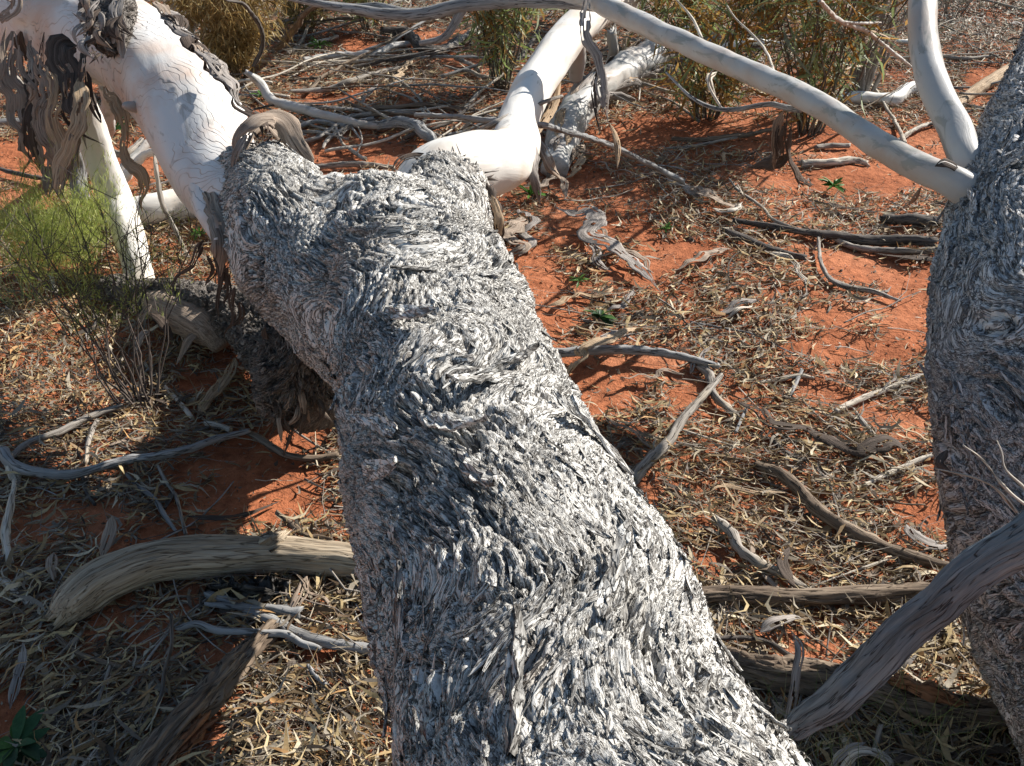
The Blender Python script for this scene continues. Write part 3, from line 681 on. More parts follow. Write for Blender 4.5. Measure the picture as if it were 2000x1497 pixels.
# the second tree, leaning at the right edge
leaning = empty('leaning_eucalyptus', tuple(np.append(W(2240, 1420, 1.78)[:2], 0)), 'grey furrowed leaning trunk at the right edge with two smooth pale branches', 'tree')
RT = A4([(2330, 1640, 1.70, .225), (2240, 1400, 1.75, .212), (2118, 1150, 1.82, .205), (2070, 900, 1.86, .20), (2034, 650, 1.92, .195), (2042, 430, 2.05, .172), (2040, 270, 2.2, .138), (2088, 110, 2.4, .112), (2125, -60, 2.6, .10), (2180, -250, 2.85, .09)])
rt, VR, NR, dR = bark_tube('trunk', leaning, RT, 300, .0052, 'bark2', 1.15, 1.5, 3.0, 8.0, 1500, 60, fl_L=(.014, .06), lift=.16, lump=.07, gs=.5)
lb = ptube('branch', [(1930, 395, 2.05, .044), (1866, 358, 2.04, .034), (1800, 328, 2.10, .0315), (1720, 285, 2.25, .0305), (1600, 205, 2.52, .031), (1450, 135, 2.88, .033), (1300, 68, 3.2, .0345), (1200, 20, 3.48, .038), (1150, -5, 3.55, .038), (1040, -20, 3.62, .03)], 'limb', leaning, seg=36, step=.01, lump=.06, wob=.06)
lb['label'] = 'long smooth pale branch reaching across to the left'
l2 = ptube('branch', [(1925, 370, 2.1, .040), (1884, 305, 2.12, .035), (1860, 240, 2.18, .036), (1822, 160, 2.25, .034), (1805, 80, 2.33, .033), (1803, 0, 2.4, .032), (1800, -120, 2.55, .03)], 'limb', leaning, seg=36, step=.01, lump=.06, wob=.05)
l2['label'] = 'smooth pale branch rising upright'
l3 = ptube('branch', [(1165, 5, 3.55, .03), (1060, 2, 3.62, .026), (960, 4, 3.70, .026), (880, 14, 3.76, .026), (800, 30, 3.82, .024), (720, 22, 3.88, .021), (640, 10, 3.95, .016), (560, -6, 4.0, .012)], 'blue_wood', leaning, seg=20, step=.012, wob=.15)
ptube('twig', [(800, 28, 3.83, .02), (740, 12, 3.9, .014), (690, 12, 3.95, .011), (600, 2, 4.0, .008)], 'blue_wood', l3, seg=12)
ptube('twig', [(905, 14, 3.75, .02), (870, 70, 3.8, .014), (820, 85, 3.84, .010)], 'blue_wood', l3, seg=12)
# knots and twigs on the diagonal branch
ptube('knot', [(1461, 147, 2.852, .016), (1461, 146, 2.840, .013), (1461, 146, 2.836, .007)], 'dark_wood', lb, seg=14, step=.004, grain=.01)
ptube('twig', [(1562, 216, 2.66, .009), (1500, 206, 2.85, .008), (1410, 212, 3.0, .007), (1350, 190, 3.05, .005), (1300, 140, 3.1, .003)], 'blue_wood', lb, seg=10, wob=.4)
ptube('twig', [(1410, 212, 3.0, .004), (1385, 165, 3.0, .004), (1390, 140, 3.0, .003), (1398, 135, 3.0, .002)], 'pale_wood', lb, seg=8, wob=.4)
ptube('twig', [(1515, 148, 2.75, .004), (1490, 90, 3.1, .004), (1440, 40, 3.2, .003), (1420, 10, 3.2, .002)], 'pale_wood', lb, seg=8, wob=.5)
ptube('twig', [(1372, 75, 3.08, .005), (1340, 20, 3.3, .004), (1300, -20, 3.3, .002)], 'pale_wood', lb, seg=8, wob=.5)
for P_, w_, m_ in [([(1150, -10, 3.45), (1142, 60, 3.42), (1170, 120, 3.42), (1178, 190, 3.42), (1188, 240, 3.44)], [24, 22, 20, 22, 4], 'ribbon_grey'),
                   ([(1170, 130, 3.44), (1160, 180, 3.44), (1172, 262, 3.44)], [8, 12, 3], 'ribbon_dark'),
                   ([(1190, 240, 3.5), (1205, 280, 3.5), (1205, 330, 3.5)], [5, 14, 4], 'ribbon_tan'),
                   ([(1540, 205, 2.9), (1525, 270, 2.95), (1520, 310, 3.05), (1460, 328, 3.2)], [10, 24, 34, 6], 'ribbon_dark'),
                   ([(1530, 215, 2.9), (1515, 260, 2.95), (1512, 330, 3.05)], [8, 18, 8], 'ribbon'),
                   ([(1545, 240, 2.88), (1540, 300, 2.95), (1560, 345, 3.1), (1590, 362, 3.3)], [6, 16, 24, 6], 'ribbon_dark'),
                   ([(1400, 140, 3.1), (1385, 155, 3.05), (1400, 200, 3.05)], [4, 14, 4], 'pale_wood'),
                   ([(1870, 330, 2.02), (1845, 318, 2.0), (1826, 325, 2.0)], [14, 16, 4], 'ribbon_dark'),
                   ([(1800, 365, 2.5), (1780, 395, 2.55), (1755, 410, 2.7)], [8, 10, 3], 'ribbon'),
                   ([(1850, 880, 1.76), (1835, 905, 1.74), (1860, 930, 1.74)], [14, 20, 6], 'ribbon_dark')]:
    pribbon(P_, w_, m_, leaning, cup=.3, step=.01)
# blue grey dead branch propped in front of the right trunk
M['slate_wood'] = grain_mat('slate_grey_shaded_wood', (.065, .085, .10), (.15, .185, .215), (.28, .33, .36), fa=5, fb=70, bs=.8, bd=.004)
V, Fc, at, _, _ = tube(A4([(1552, 1425, 1.70, .022), (1600, 1385, 1.67, .029), (1710, 1300, 1.62, .0315), (1800, 1205, 1.58, .030), (1900, 1120, 1.52, .031), (2000, 1060, 1.46, .034), (2130, 950, 1.40, .036)]), seg=110, step=.005, lump=.16, grain=.004, gf=(8, 110), wob=.22, seed=91, jag=.3)
tag(obj('dead_branch', V, Fc, M['slate_wood'], attrs=at), 'thick blue grey dead branch slanting up in front of the right trunk', 'branch')
# ------------------------------------------------------------------ sticks, logs and ribbons on the ground (pixel x, y, width)
E = lambda z: ('z', z)
S_ = stick
S_('fallen_log', 'stout pale weathered log with wavy grain, left of the trunk', 'log', [(112, 1208, 50), (150, 1170, 84), (215, 1128, 92), (310, 1096, 84), (430, 1086, 78), (540, 1082, 72), (640, 1090, 66), (740, 1100, 64)], 'tan_wood', lift=.012, seg=120, step=.005, lump=.14, grain=.003, gf=(6, 110), wob=.07, jag=.9)
S_('branch_knot', 'short broken knot standing on top of the stout pale log', 'branch', [(515, 1072, 60, .03), (538, 1056, 44, .055), (556, 1044, 24, .07)], 'tan_wood', seg=30, step=.006, jag=1.6)
S_('split_log', 'split red brown log with a broken open side at bottom left', 'log', [(535, 1225, 34), (470, 1290, 48), (410, 1365, 58), (350, 1430, 66), (290, 1500, 72), (240, 1570, 74)], 'brown_wood', lift=.01, seg=70, step=.006, lump=.3, grain=.016, gf=(5, 110), wob=.15)
S_('split_log', 'red splintered strip of wood lying along the broken bottom left log', 'log', [(400, 1410, 30, .03), (350, 1465, 34, .03), (290, 1530, 36, .03)], 'red_wood', seg=24, step=.008, lump=.4, grain=.03, gf=(4, 120), wob=.15, jag=2)
S_('dead_branch', 'wavy blue grey branch below the stout pale log', 'branch', [(345, 1228, 9), (385, 1218, 14), (425, 1232, 15), (500, 1236, 16), (555, 1238, 17), (590, 1258, 16), (625, 1268, 12)], 'blue_wood', lift=.03)
S_('dead_branch', 'blue grey branch running under the trunk from below the stout log', 'branch', [(408, 1162, 16), (470, 1185, 18), (520, 1210, 22), (590, 1245, 26), (650, 1258, 24), (740, 1275, 24)], 'blue_wood', lift=.012)
S_('dead_branch', 'dark blue branch stub lying beside the end of the wavy branch', 'branch', [(400, 1180, 8), (470, 1187, 16), (550, 1192, 20), (590, 1200, 26)], 'blue_wood', lift=.02, lump=.3)
S_('bark_slab', 'dark blue cracked slab of old bark under the stout pale log', 'bark', [(405, 1152, 22), (460, 1150, 34), (520, 1152, 32), (562, 1158, 18)], 'bark3', lift=.012, seg=40, lump=.35, grain=.06, gf=(6, 120))
S_('dead_branch', 'long bowed slate grey branch crossing the shaded litter at left', 'branch', [(2, 885, 26), (35, 915, 24), (90, 925, 20), (150, 925, 19), (230, 903, 18), (300, 893, 17), (360, 880, 16), (430, 856, 15), (490, 842, 10)], 'blue_wood', lift=.035, wob=.3)
S_('dead_branch', 'pale thin branch meeting the slate grey branch at the left edge', 'branch', [(20, 895, 12), (60, 862, 14), (115, 845, 15), (180, 812, 14), (240, 792, 10)], 'grey_wood', lift=.03)
S_('bark_strip', 'pale broken bark piece hanging off the left end of the slate branch', 'bark', [(15, 890, 20, .03), (30, 925, 26, .02), (35, 950, 8, .01)], 'pale_wood', lift=.02)
S_('dead_branch', 'reddish brown stick reaching the trunk from the dark brush pile', 'branch', [(470, 838, 12), (520, 866, 16), (560, 888, 15), (600, 895, 14), (660, 888, 14)], 'brown_wood', lift=.02)
S_('dead_branch', 'short pale stick with a dark spot in the shade', 'branch', [(400, 826, 10), (425, 830, 14), (452, 840, 12)], 'pale_wood', lift=.02)
S_('dead_branch', 'bright pale stick standing at an angle beside the brown peel', 'branch', [(322, 755, 7), (340, 775, 9), (360, 797, 9), (376, 815, 9)], 'pale_wood', lift=.02)
strip('bark_strip', 'brown curved peel of bark beside the bright pale stick', 'bark', [(458, 700, 24, .03), (448, 730, 26, .03), (420, 765, 22, .03), (395, 795, 18, .02), (383, 815, 10)], 'ribbon_tan', cup=.3)
S_('dead_branch', 'forked grey stick slanting down in the left litter', 'branch', [(248, 925, 8), (275, 955, 10), (300, 975, 11), (322, 1010, 10), (345, 1040, 6)], 'blue_wood', lift=.015)
S_('dead_branch', 'thin grey stick behind the middle of the stout pale log', 'branch', [(308, 910, 6), (325, 945, 8), (345, 975, 8), (362, 1045, 7)], 'grey_wood', lift=.015)
S_('dead_branch', 'short grey stick hanging under the slate grey branch', 'branch', [(190, 820, 10), (172, 865, 10), (168, 905, 9)], 'grey_wood', lift=.02)
S_('dead_branch', 'dark forked stick just below the slate grey branch', 'branch', [(165, 925, 12), (168, 955, 10), (185, 985, 7)], 'dark_wood', lift=.01)
S_('split_stick', 'pale split stick at the left edge above the log', 'stick', [(30, 940, 8, .05), (22, 985, 14, .04), (12, 1040, 18, .03), (20, 1100, 14, .01)], 'pale_wood', lift=.02, lump=.3)
S_('split_stick', 'pale grey split stick pointing at the broken log end', 'stick', [(-5, 1128, 14), (25, 1150, 18), (60, 1182, 12)], 'pale_wood', lift=.01, lump=.3)
strip('bark_strip', 'upright pale grey strip of bark at the lower left edge', 'bark', [(45, 1255, 10, .05), (42, 1300, 20, .03), (28, 1345, 20, .02), (20, 1385, 6)], 'ribbon_grey')
strip('bark_slab', 'red brown flat piece of bark leaning behind the log', 'bark', [(218, 1008, 22, .07), (212, 1045, 26, .05), (196, 1090, 16, .03)], 'ribbon', fray=.1, step=.02, cup=.1)
strip('bark_strip', 'cupped pink grey bark chip beside the log end', 'bark', [(105, 1080, 10, .04), (100, 1100, 24, .03), (105, 1135, 8, .02)], 'ribbon', cup=.4)
S_('dead_branch', 'thin brown twig branch below the broken log end', 'branch', [(95, 1225, 9), (135, 1262, 12), (175, 1285, 13), (240, 1305, 9)], 'brown_wood', lift=.02)
S_('dead_branch', 'dark jointed twig standing in the bottom left litter', 'branch', [(335, 1200, 7, .10), (335, 1260, 8, .08), (322, 1310, 8, .05), (310, 1370, 9, .02), (255, 1450, 8)], 'dark_wood', lift=.02)
strip('bark_strip', 'long dark limp strip of bark at bottom left', 'bark', [(0, 1450, 10), (60, 1425, 16), (130, 1405, 24), (200, 1370, 34), (245, 1345, 20)], 'ribbon_dark', cup=.2)
S_('dead_branch', 'slender pale twig above the green plant in the bottom left corner', 'branch', [(245, 1385, 5), (215, 1430, 7), (175, 1480, 9), (150, 1510, 8)], 'pale_wood', lift=.02)
S_('bark_chunk', 'small rough grey chunk of bark by the trunk base', 'bark', [(638, 1365, 16), (652, 1385, 34), (660, 1405, 26)], 'bark', lift=.0, seg=20, lump=.4, grain=.05)
S_('dead_branch', 'short stub of twig beside the rough bark chunk', 'branch', [(602, 1298, 8), (618, 1320, 10), (638, 1337, 9)], 'blue_wood', lift=.03)
S_('dead_branch', 'gnarled brown stick behind the log near the trunk', 'branch', [(540, 1000, 10), (570, 1025, 13), (600, 1045, 12), (650, 1055, 10)], 'brown_wood', lift=.02, lump=.4)
strip('bark_strip', 'thin grey strip curving over the sunlit red sand', 'bark', [(365, 1008, 10, .02), (430, 1012, 14, .03), (480, 1005, 12, .02), (545, 980, 5, .01)], 'ribbon_dark')
strip('bark_strip', 'brown grey leafy peel behind the wavy blue branch', 'bark', [(600, 1125, 8, .03), (585, 1165, 24, .03), (560, 1210, 14, .02)], 'ribbon')
S_('dead_branch', 'thin twig curving beneath the split log', 'branch', [(455, 1375, 6), (470, 1410, 8), (510, 1438, 8), (545, 1460, 6)], 'grey_wood', lift=.01)
# right side
S_('dead_branch', 'straight dark grey branch leaving the trunk towards the right', 'branch', [(1040, 688, 20), (1100, 687, 20), (1180, 683, 21), (1260, 686, 19), (1340, 698, 17), (1405, 716, 12)], 'blue_wood', lift=.03, wob=.15)
strip('bark_strip', 'tan zigzag ribbon of bark draped over the straight branch', 'bark', [(1105, 738, 20, .02), (1120, 712, 24, .05), (1140, 698, 18, .07), (1135, 680, 26, .08), (1180, 665, 30, .08), (1225, 645, 16, .06), (1245, 640, 5, .03)], 'ribbon_tan', lift=.05, cup=.25)
strip('bark_strip', 'grey strip of bark curling behind the tan zigzag ribbon', 'bark', [(1245, 668, 6, .03), (1200, 650, 10, .05), (1130, 690, 10, .08)], 'ribbon_grey')
S_('dead_branch', 'bent grey branch slanting from the straight branch to the trunk', 'branch', [(1410, 732, 10), (1385, 760, 15), (1335, 815, 19), (1300, 870, 22), (1262, 905, 24), (1235, 935, 26)], 'grey_wood', lift=.02, wob=.25)
S_('dead_branch', 'gnarled pale twig crossing the bent grey branch', 'branch', [(1352, 705, 14), (1385, 735, 18), (1392, 770, 16), (1425, 800, 16), (1450, 822, 10)], 'grey_wood', lift=.01, lump=.4)
strip('bark_strip', 'long dark grey ribbon of bark snaking through the right litter', 'bark', [(1440, 785, 22), (1480, 800, 30), (1510, 828, 30), (1570, 835, 20), (1610, 858, 26), (1680, 878, 30), (1735, 862, 36), (1775, 880, 20)], 'ribbon_dark', lift=.02, cup=.35)
S_('dead_branch', 'brown log curving towards the right trunk', 'branch', [(1473, 905, 16), (1520, 922, 25), (1560, 955, 26), (1610, 1005, 28), (1680, 1045, 28), (1760, 1080, 26), (1830, 1102, 20), (1885, 1110, 12)], 'brown_wood', lift=.015, wob=.2)
S_('fallen_log', 'straight horizontal brown log between the two trunks', 'log', [(1330, 1168, 34), (1420, 1163, 38), (1540, 1168, 38), (1660, 1163, 36), (1760, 1158, 38), (1860, 1155, 34)], 'brown_wood', lift=.01, seg=44, lump=.12, wob=.08)
S_('fallen_log', 'thick cracked log running under the slanting blue branch', 'log', [(1400, 1288, 52), (1480, 1308, 62), (1580, 1322, 64), (1690, 1345, 66), (1800, 1372, 64), (1920, 1395, 56), (2060, 1402, 50)], 'brown_wood', lift=.01, seg=72, step=.007, lump=.22, grain=.014, wob=.12)
S_('split_log', 'orange splintered wood exposed on the thick cracked log', 'log', [(1730, 1330, 14, .07), (1790, 1342, 28, .07), (1850, 1365, 18, .06), (1890, 1378, 8, .05)], 'red_wood', seg=20, lump=.5, grain=.04, jag=2)
S_('dead_branch', 'crooked rotten grey branch above the horizontal log', 'branch', [(1395, 1010, 14), (1428, 1040, 22), (1445, 1075, 20), (1480, 1100, 20), (1530, 1125, 18), (1570, 1150, 14)], 'grey_wood', lift=.02, lump=.4)
S_('dead_branch', 'dark stick lying between the horizontal and the thick log', 'branch', [(1400, 1247, 8), (1460, 1247, 11), (1510, 1258, 13), (1550, 1282, 14), (1600, 1290, 8)], 'dark_wood', lift=.03)
strip('bark_strip', 'upright twisted grey peel at the foot of the slanting branch', 'bark', [(1545, 1232, 6, .16), (1562, 1268, 18, .15), (1555, 1320, 22, .12), (1545, 1380, 18, .08), (1540, 1440, 16, .02)], 'ribbon_grey', face=(0, -1, .3), cup=.35)
strip('bark_strip', 'pale curled peel of bark at the bottom edge', 'bark', [(1630, 1520, 30, .02), (1650, 1480, 34, .05), (1690, 1465, 34, .07), (1730, 1485, 28, .04), (1745, 1520, 12, .02)], 'pale_wood', cup=.45)
strip('bark_strip', 'narrow pale peel beside the curled peel at the bottom edge', 'bark', [(1622, 1500, 10, .05), (1660, 1462, 14, .07), (1690, 1450, 8, .08)], 'ribbon_grey')
S_('dead_branch', 'short grey stub standing in the bottom right shade', 'branch', [(1722, 1415, 10, .06), (1712, 1450, 12, .03), (1706, 1485, 12, .01)], 'grey_wood')
strip('bark_strip', 'grey flat bark strip below the horizontal log', 'bark', [(1380, 1192, 12), (1430, 1190, 22), (1480, 1195, 18), (1540, 1190, 22), (1590, 1186, 12)], 'ribbon_grey')
strip('bark_strip', 'pale tan peel curling above the thick log', 'bark', [(1485, 1235, 20, .03), (1515, 1215, 22, .04), (1550, 1205, 14, .03), (1572, 1212, 5, .02)], 'ribbon_grey')
strip('bark_strip', 'rounded dark bark curl standing above the horizontal log', 'bark', [(1540, 1070, 14, .05), (1528, 1100, 28, .05), (1545, 1130, 28, .03), (1565, 1150, 10, .01)], 'ribbon_dark', cup=.4)
S_('bark_slab', 'yellow bare edge of wood tucked behind the slanting branch', 'bark', [(1675, 1290, 8, .08), (1720, 1262, 14, .09), (1755, 1232, 8, .10)], 'pale_wood')
S_('dead_branch', 'long pale stick pointing at the right trunk', 'branch', [(1630, 805, 14), (1690, 778, 12), (1750, 752, 12), (1815, 732, 9)], 'pale_wood', lift=.01)
S_('dead_branch', 'short pale stick leading away from the long pale stick', 'branch', [(1475, 748, 6), (1520, 742, 9), (1560, 734, 9), (1590, 738, 6)], 'pale_wood', lift=.01)
S_('dead_branch', 'little bowed grey stick beside the short pale stick', 'branch', [(1565, 722, 8), (1552, 755, 9), (1545, 775, 7)], 'blue_wood', lift=.01)
S_('dead_branch', 'grey bent stick reaching the end of the dark bark ribbon', 'branch', [(1668, 800, 8), (1690, 830, 12), (1710, 852, 11)], 'grey_wood', lift=.01)
S_('dead_branch', 'thin pale stick next to the dark bark ribbon', 'branch', [(1458, 800, 6), (1448, 822, 7), (1436, 845, 6)], 'blue_wood', lift=.02)
S_('dead_branch', 'thin brown stick under the dark bark ribbon', 'branch', [(1510, 860, 8), (1540, 885, 11), (1580, 900, 10)], 'dark_wood', lift=.01)
S_('dead_branch', 'pale twig piece in the litter left of the right trunk', 'branch', [(1690, 950, 10), (1720, 935, 12), (1780, 905, 11), (1830, 885, 10)], 'pale_wood', lift=.01)
strip('bark_strip', 'grey bark strip curved like a tongue near the curving log', 'bark', [(1770, 1025, 10, .02), (1785, 1045, 24, .03), (1830, 1065, 22, .02), (1880, 1060, 10)], 'ribbon_grey')
S_('dead_branch', 'dark branch lying up to the right trunk in the upper litter', 'branch', [(1430, 430, 10), (1500, 442, 13), (1560, 452, 14), (1640, 462, 18), (1720, 468, 22), (1830, 476, 22)], 'dark_wood', lift=.015)
S_('dead_branch', 'second dark branch below the first against the right trunk', 'branch', [(1610, 455, 9), (1660, 478, 11), (1740, 490, 13), (1830, 488, 14)], 'grey_wood', lift=.012)
strip('bark_strip', 'dark brown curled strip against the right trunk', 'bark', [(1710, 495, 8), (1760, 502, 18), (1830, 506, 20)], 'ribbon_dark', lift=.01)
S_('dead_branch', 'short dark rotten stump of wood left of the right trunk', 'branch', [(1725, 425, 18), (1770, 430, 22), (1835, 434, 20)], 'dark_wood', lift=.01, lump=.4)
S_('dead_branch', 'dark grooved branch in the middle of the right litter', 'branch', [(1415, 448, 12), (1460, 468, 16), (1510, 490, 18), (1575, 504, 13)], 'dark_wood', lift=.01)
S_('dead_branch', 'thin wiry stick hooked over the litter near the grooved branch', 'branch', [(1598, 455, 6), (1600, 500, 8), (1615, 535, 9), (1650, 560, 12), (1710, 572, 10), (1760, 588, 5)], 'grey_wood', lift=.015)
S_('dead_branch', 'thin curving stick near the small rosette plant', 'branch', [(1425, 350, 4), (1445, 375, 6), (1490, 405, 6), (1512, 430, 7), (1570, 450, 6)], 'grey_wood', lift=.02)
S_('dead_branch', 'cut pale stick with a dark broken end on red sand', 'branch', [(1565, 320, 16), (1610, 318, 15), (1660, 312, 15), (1695, 318, 10)], 'pale_wood', lift=.006, jag=1.2)
S_('dead_branch', 'short dark stick behind the cut pale stick', 'branch', [(1592, 288, 9), (1620, 285, 11), (1660, 284, 10)], 'grey_wood', lift=.01)
S_('dead_branch', 'white forked stick behind the diagonal branch', 'branch', [(1735, 288, 6), (1760, 270, 10), (1790, 252, 9), (1832, 238, 6)], 'pale_wood', lift=.01)
S_('fallen_log', 'pale cream log far behind the upright branch', 'log', [(1600, 195, 20), (1680, 192, 26), (1740, 195, 28), (1780, 172, 26), (1830, 178, 18)], 'cream', lift=.0, seg=20, wob=.1)
S_('fallen_log', 'orange and cream peeled log behind the right trunk', 'log', [(1860, 215, 10), (1895, 185, 22), (1935, 160, 26), (1985, 130, 24), (2040, 105, 22)], 'ribbon_tan', lift=.0, seg=20, wob=.1)
S_('dead_branch', 'dark stick in front of the orange and cream log', 'branch', [(1850, 195, 6), (1890, 205, 8), (1930, 215, 8), (1985, 222, 6)], 'dark_wood', lift=.01)
# upper middle
S_('dead_branch', 'long thin grey branch resting across the cream limb down to the sand', 'branch', [(812, 224, 9, E(3.75)), (900, 230, 11, E(3.5)), (1000, 238, 12, E(3.26)), (1100, 255, 12, E(3.45)), (1200, 288, 12, E(3.68)), (1270, 322, 12, E(3.85)), (1335, 355, 12, E(3.95))], 'blue_wood', wob=.25)
S_('dead_branch', 'short grey branch crossing on top of the long thin branch', 'branch', [(910, 266, 9, E(3.5)), (960, 245, 12, E(3.22)), (1000, 222, 10, E(3.26)), (1050, 203, 9, E(3.4)), (1098, 188, 6, E(3.5))], 'grey_wood', wob=.3)
S_('dead_branch', 'smooth grey stick lying on sand behind the fork', 'branch', [(560, 322, 6), (620, 326, 11), (680, 323, 13), (730, 324, 12), (770, 328, 9)], 'grey_wood', lift=.01)
S_('dead_branch', 'dark grey branch bending down behind the right collar', 'branch', [(740, 245, 18), (780, 240, 22), (815, 248, 24), (840, 268, 22), (862, 300, 14)], 'blue_wood', lift=.04)
S_('dead_branch', 'curved silver branch rising from the tangle beside the white limb', 'branch', [(480, 142, 10, .18), (505, 160, 18, .12), (528, 192, 19, .06), (570, 210, 19, .04), (625, 224, 19, .03), (690, 238, 17, .03), (750, 248, 10, .02)], 'limb')
tang = [([(470, 178, 5), (510, 182, 8), (565, 190, 7)], 'pale_wood', 'short bright stick beside the silver branch'),
 ([(565, 180, 8), (640, 174, 11), (690, 158, 12), (740, 142, 10), (800, 128, 6)], 'grey_wood', 'grey branch curving up behind the tangle'),
 ([(592, 118, 10), (650, 110, 15), (720, 106, 15), (770, 90, 13), (830, 82, 8)], 'limb', 'pale branch lying on the sand behind the tangle'),
 ([(600, 124, 6), (660, 122, 8), (730, 118, 8)], 'pale_wood', 'thin white stick below the pale lying branch'),
 ([(572, 278, 6), (610, 272, 9), (650, 250, 10), (690, 228, 11), (750, 222, 10), (815, 222, 6)], 'grey_wood', 'grey curving branch in the middle of the tangle'),
 ([(630, 290, 5), (640, 272, 8), (665, 255, 8), (720, 240, 8), (790, 246, 5)], 'grey_wood', 'hooked root like stick in the tangle'),
 ([(570, 250, 8), (620, 238, 10), (670, 244, 10), (730, 232, 9)], 'blue_wood', 'blue grey stick crossing the tangle'),
 ([(560, 262, 6), (600, 258, 7), (640, 262, 7), (680, 272, 5)], 'grey_wood', 'lowest thin stick of the tangle'),
 ([(590, 230, 6), (650, 210, 8), (700, 214, 9), (790, 208, 10), (850, 205, 11), (930, 218, 9)], 'brown_wood', 'brown branch passing behind the tangle'),
 ([(660, 270, 4), (685, 250, 5), (705, 272, 4)], 'pale_wood', 'small pale forked twig on the tangle'),
 ([(540, 92, 12, .05), (560, 78, 14, .1), (580, 50, 13, .25), (600, 22, 11, .4), (640, 2, 9, .5)], 'brown_wood', 'dark bent branch propped up in the straw grass'),
 ([(745, 58, 14), (790, 62, 20), (820, 90, 20), (860, 95, 14), (900, 70, 10)], 'dark_wood', 'dark gnarled branch below the overhead limb'),
 ([(840, 108, 10), (880, 92, 12), (930, 55, 11), (960, 30, 8)], 'grey_wood', 'grey branch behind the dark gnarled branch'),
 ([(790, 40, 10), (840, 35, 12), (880, 20, 9)], 'pale_wood', 'pale stick just below the overhead limb'),
 ([(890, 115, 8), (925, 128, 9), (935, 140, 7)], 'grey_wood', 'short grey stick on the red sand patch'),
 ([(970, 125, 8), (1010, 118, 10), (1040, 80, 9), (1055, 60, 5)], 'dark_wood', 'dark stick behind the cream limb'),
 ([(440, 0, 4, .5), (480, 12, 8, .42), (508, 55, 9, .3), (512, 90, 9, .2), (495, 130, 8, .1)], 'dark_wood', 'dark wiry branch in front of the straw grass'),
 ([(560, 100, 5), (600, 88, 7), (660, 70, 6)], 'pale_wood', 'pale twig beside the propped dark branch'),
 ([(410, -5, 18, .35), (416, 45, 20, .2), (425, 80, 18, .1), (422, 115, 15, .0)], 'limb', 'upright pale branch behind the white limb'),
 ([(392, -20, 24, .3), (378, 20, 26, .2), (365, 60, 26, .1), (360, 90, 20, .02)], 'limb', 'thicker pale branch behind the white limb'),
 ([(330, -10, 18, .3), (345, 20, 18, .2), (352, 45, 14, .1)], 'limb', 'short pale branch stub behind the rough strip'),
 ([(-10, 140, 14, .2), (20, 150, 16, .15), (50, 175, 14, .1)], 'grey_wood', 'grey branch behind the hanging ribbons'),
 ([(-10, 238, 12, .05), (35, 236, 13, .05), (70, 240, 10, .04)], 'blue_wood', 'level dark branch at the left edge behind the ribbons'),
 ([(208, 170, 26, .5), (212, 215, 30, .3), (200, 265, 30, .1), (188, 310, 26, .0)], 'limb', 'grey limb going down behind the white prop'),
 ([(150, 240, 34, .35), (145, 290, 36, .2), (150, 340, 36, .1), (160, 400, 32, .0)], 'blue_wood', 'thick grey limb standing left of the white prop'),
 ([(322, 250, 15, .15), (280, 290, 17, .1), (240, 330, 18, .05), (232, 355, 12, .0)], 'limb', 'pale limb slanting behind the prop'),
 ([(200, 280, 8, .1), (240, 300, 13, .1), (280, 272, 12, .12)], 'grey_wood', 'thin crossing limb behind the prop'),
 ([(330, 290, 13, .2), (290, 300, 16, .15), (265, 320, 18, .1), (235, 360, 20, .02)], 'cream', 'short cream limb branching low behind the prop'),
 ([(302, 285, 5, .3), (305, 330, 9, .25), (318, 400, 10, .15), (345, 455, 9, .06), (368, 505, 7, .0)], 'grey_wood', 'thin scaly twig branch standing before the low log'),
 ([(10, 210, 12), (50, 215, 14), (90, 225, 12)], 'brown_wood', 'brown stick at the far left'),
 ([(0, 330, 8), (60, 345, 10), (95, 350, 6)], 'dark_wood', 'dark stick on the red sand at far left'),
 ([(1195, 60, 18, .2), (1200, 95, 20, .1), (1192, 125, 18, .0)], 'limb', 'upright grey limb behind the diagonal branch'),
 ([(1310, 270, 8), (1380, 272, 10), (1460, 262, 10), (1520, 250, 6)], 'brown_wood', 'brown stick lying along the edge of the shrubs'),
 ([(1300, 290, 4), (1350, 285, 6), (1440, 268, 5)], 'grey_wood', 'thin grey stick in front of the shrubs'),
 ([(1600, 0, 8, .8), (1640, 40, 10, .6), (1690, 60, 9, .5), (1740, 100, 8, .35), (1780, 130, 5, .2)], 'limb', 'thin pale branch arching behind the upright branch'),
 ([(1640, 42, 5, .6), (1690, 45, 6, .55), (1720, 44, 3, .5)], 'limb', 'pale twig forking off the arching branch'),
 ([(1560, 100, 10), (1540, 85, 8), (1450, 85, 16), (1400, 95, 12)], 'cream', 'white log lying behind the orange shrub'),
 ([(1750, 80, 8), (1770, 82, 10), (1790, 80, 8)], 'cream', 'small white stick beyond the upright branch'),
 ([(1830, 105, 6), (1880, 115, 9), (1950, 108, 6)], 'grey_wood', 'grey stick on the far litter by the right trunk')]
for pts, m_, lb_ in tang: S_('dead_branch', lb_, 'branch', pts, m_, lift=.02)
# white prop limb and low cream log under the left limb
S_('fallen_limb', 'smooth white limb standing under the left limb behind the green shrub', 'branch', [(158, 190, 50, E(3.35)), (178, 250, 58, E(3.42)), (200, 320, 62, E(3.5)), (228, 390, 62, E(3.56)), (245, 440, 60, E(3.5)), (262, 500, 56, E(3.46)), (275, 545, 54, E(3.45)), (284, 585, 50, E(3.43))], 'cream', seg=40, step=.01, lump=.06, grain=.003, wob=.05)
S_('fallen_log', 'cream log lying level behind the white prop limb', 'log', [(225, 420, 50), (290, 412, 62), (350, 400, 66), (420, 395, 60)], 'cream', lift=.0, seg=36, lump=.1, grain=.004, wob=.05)
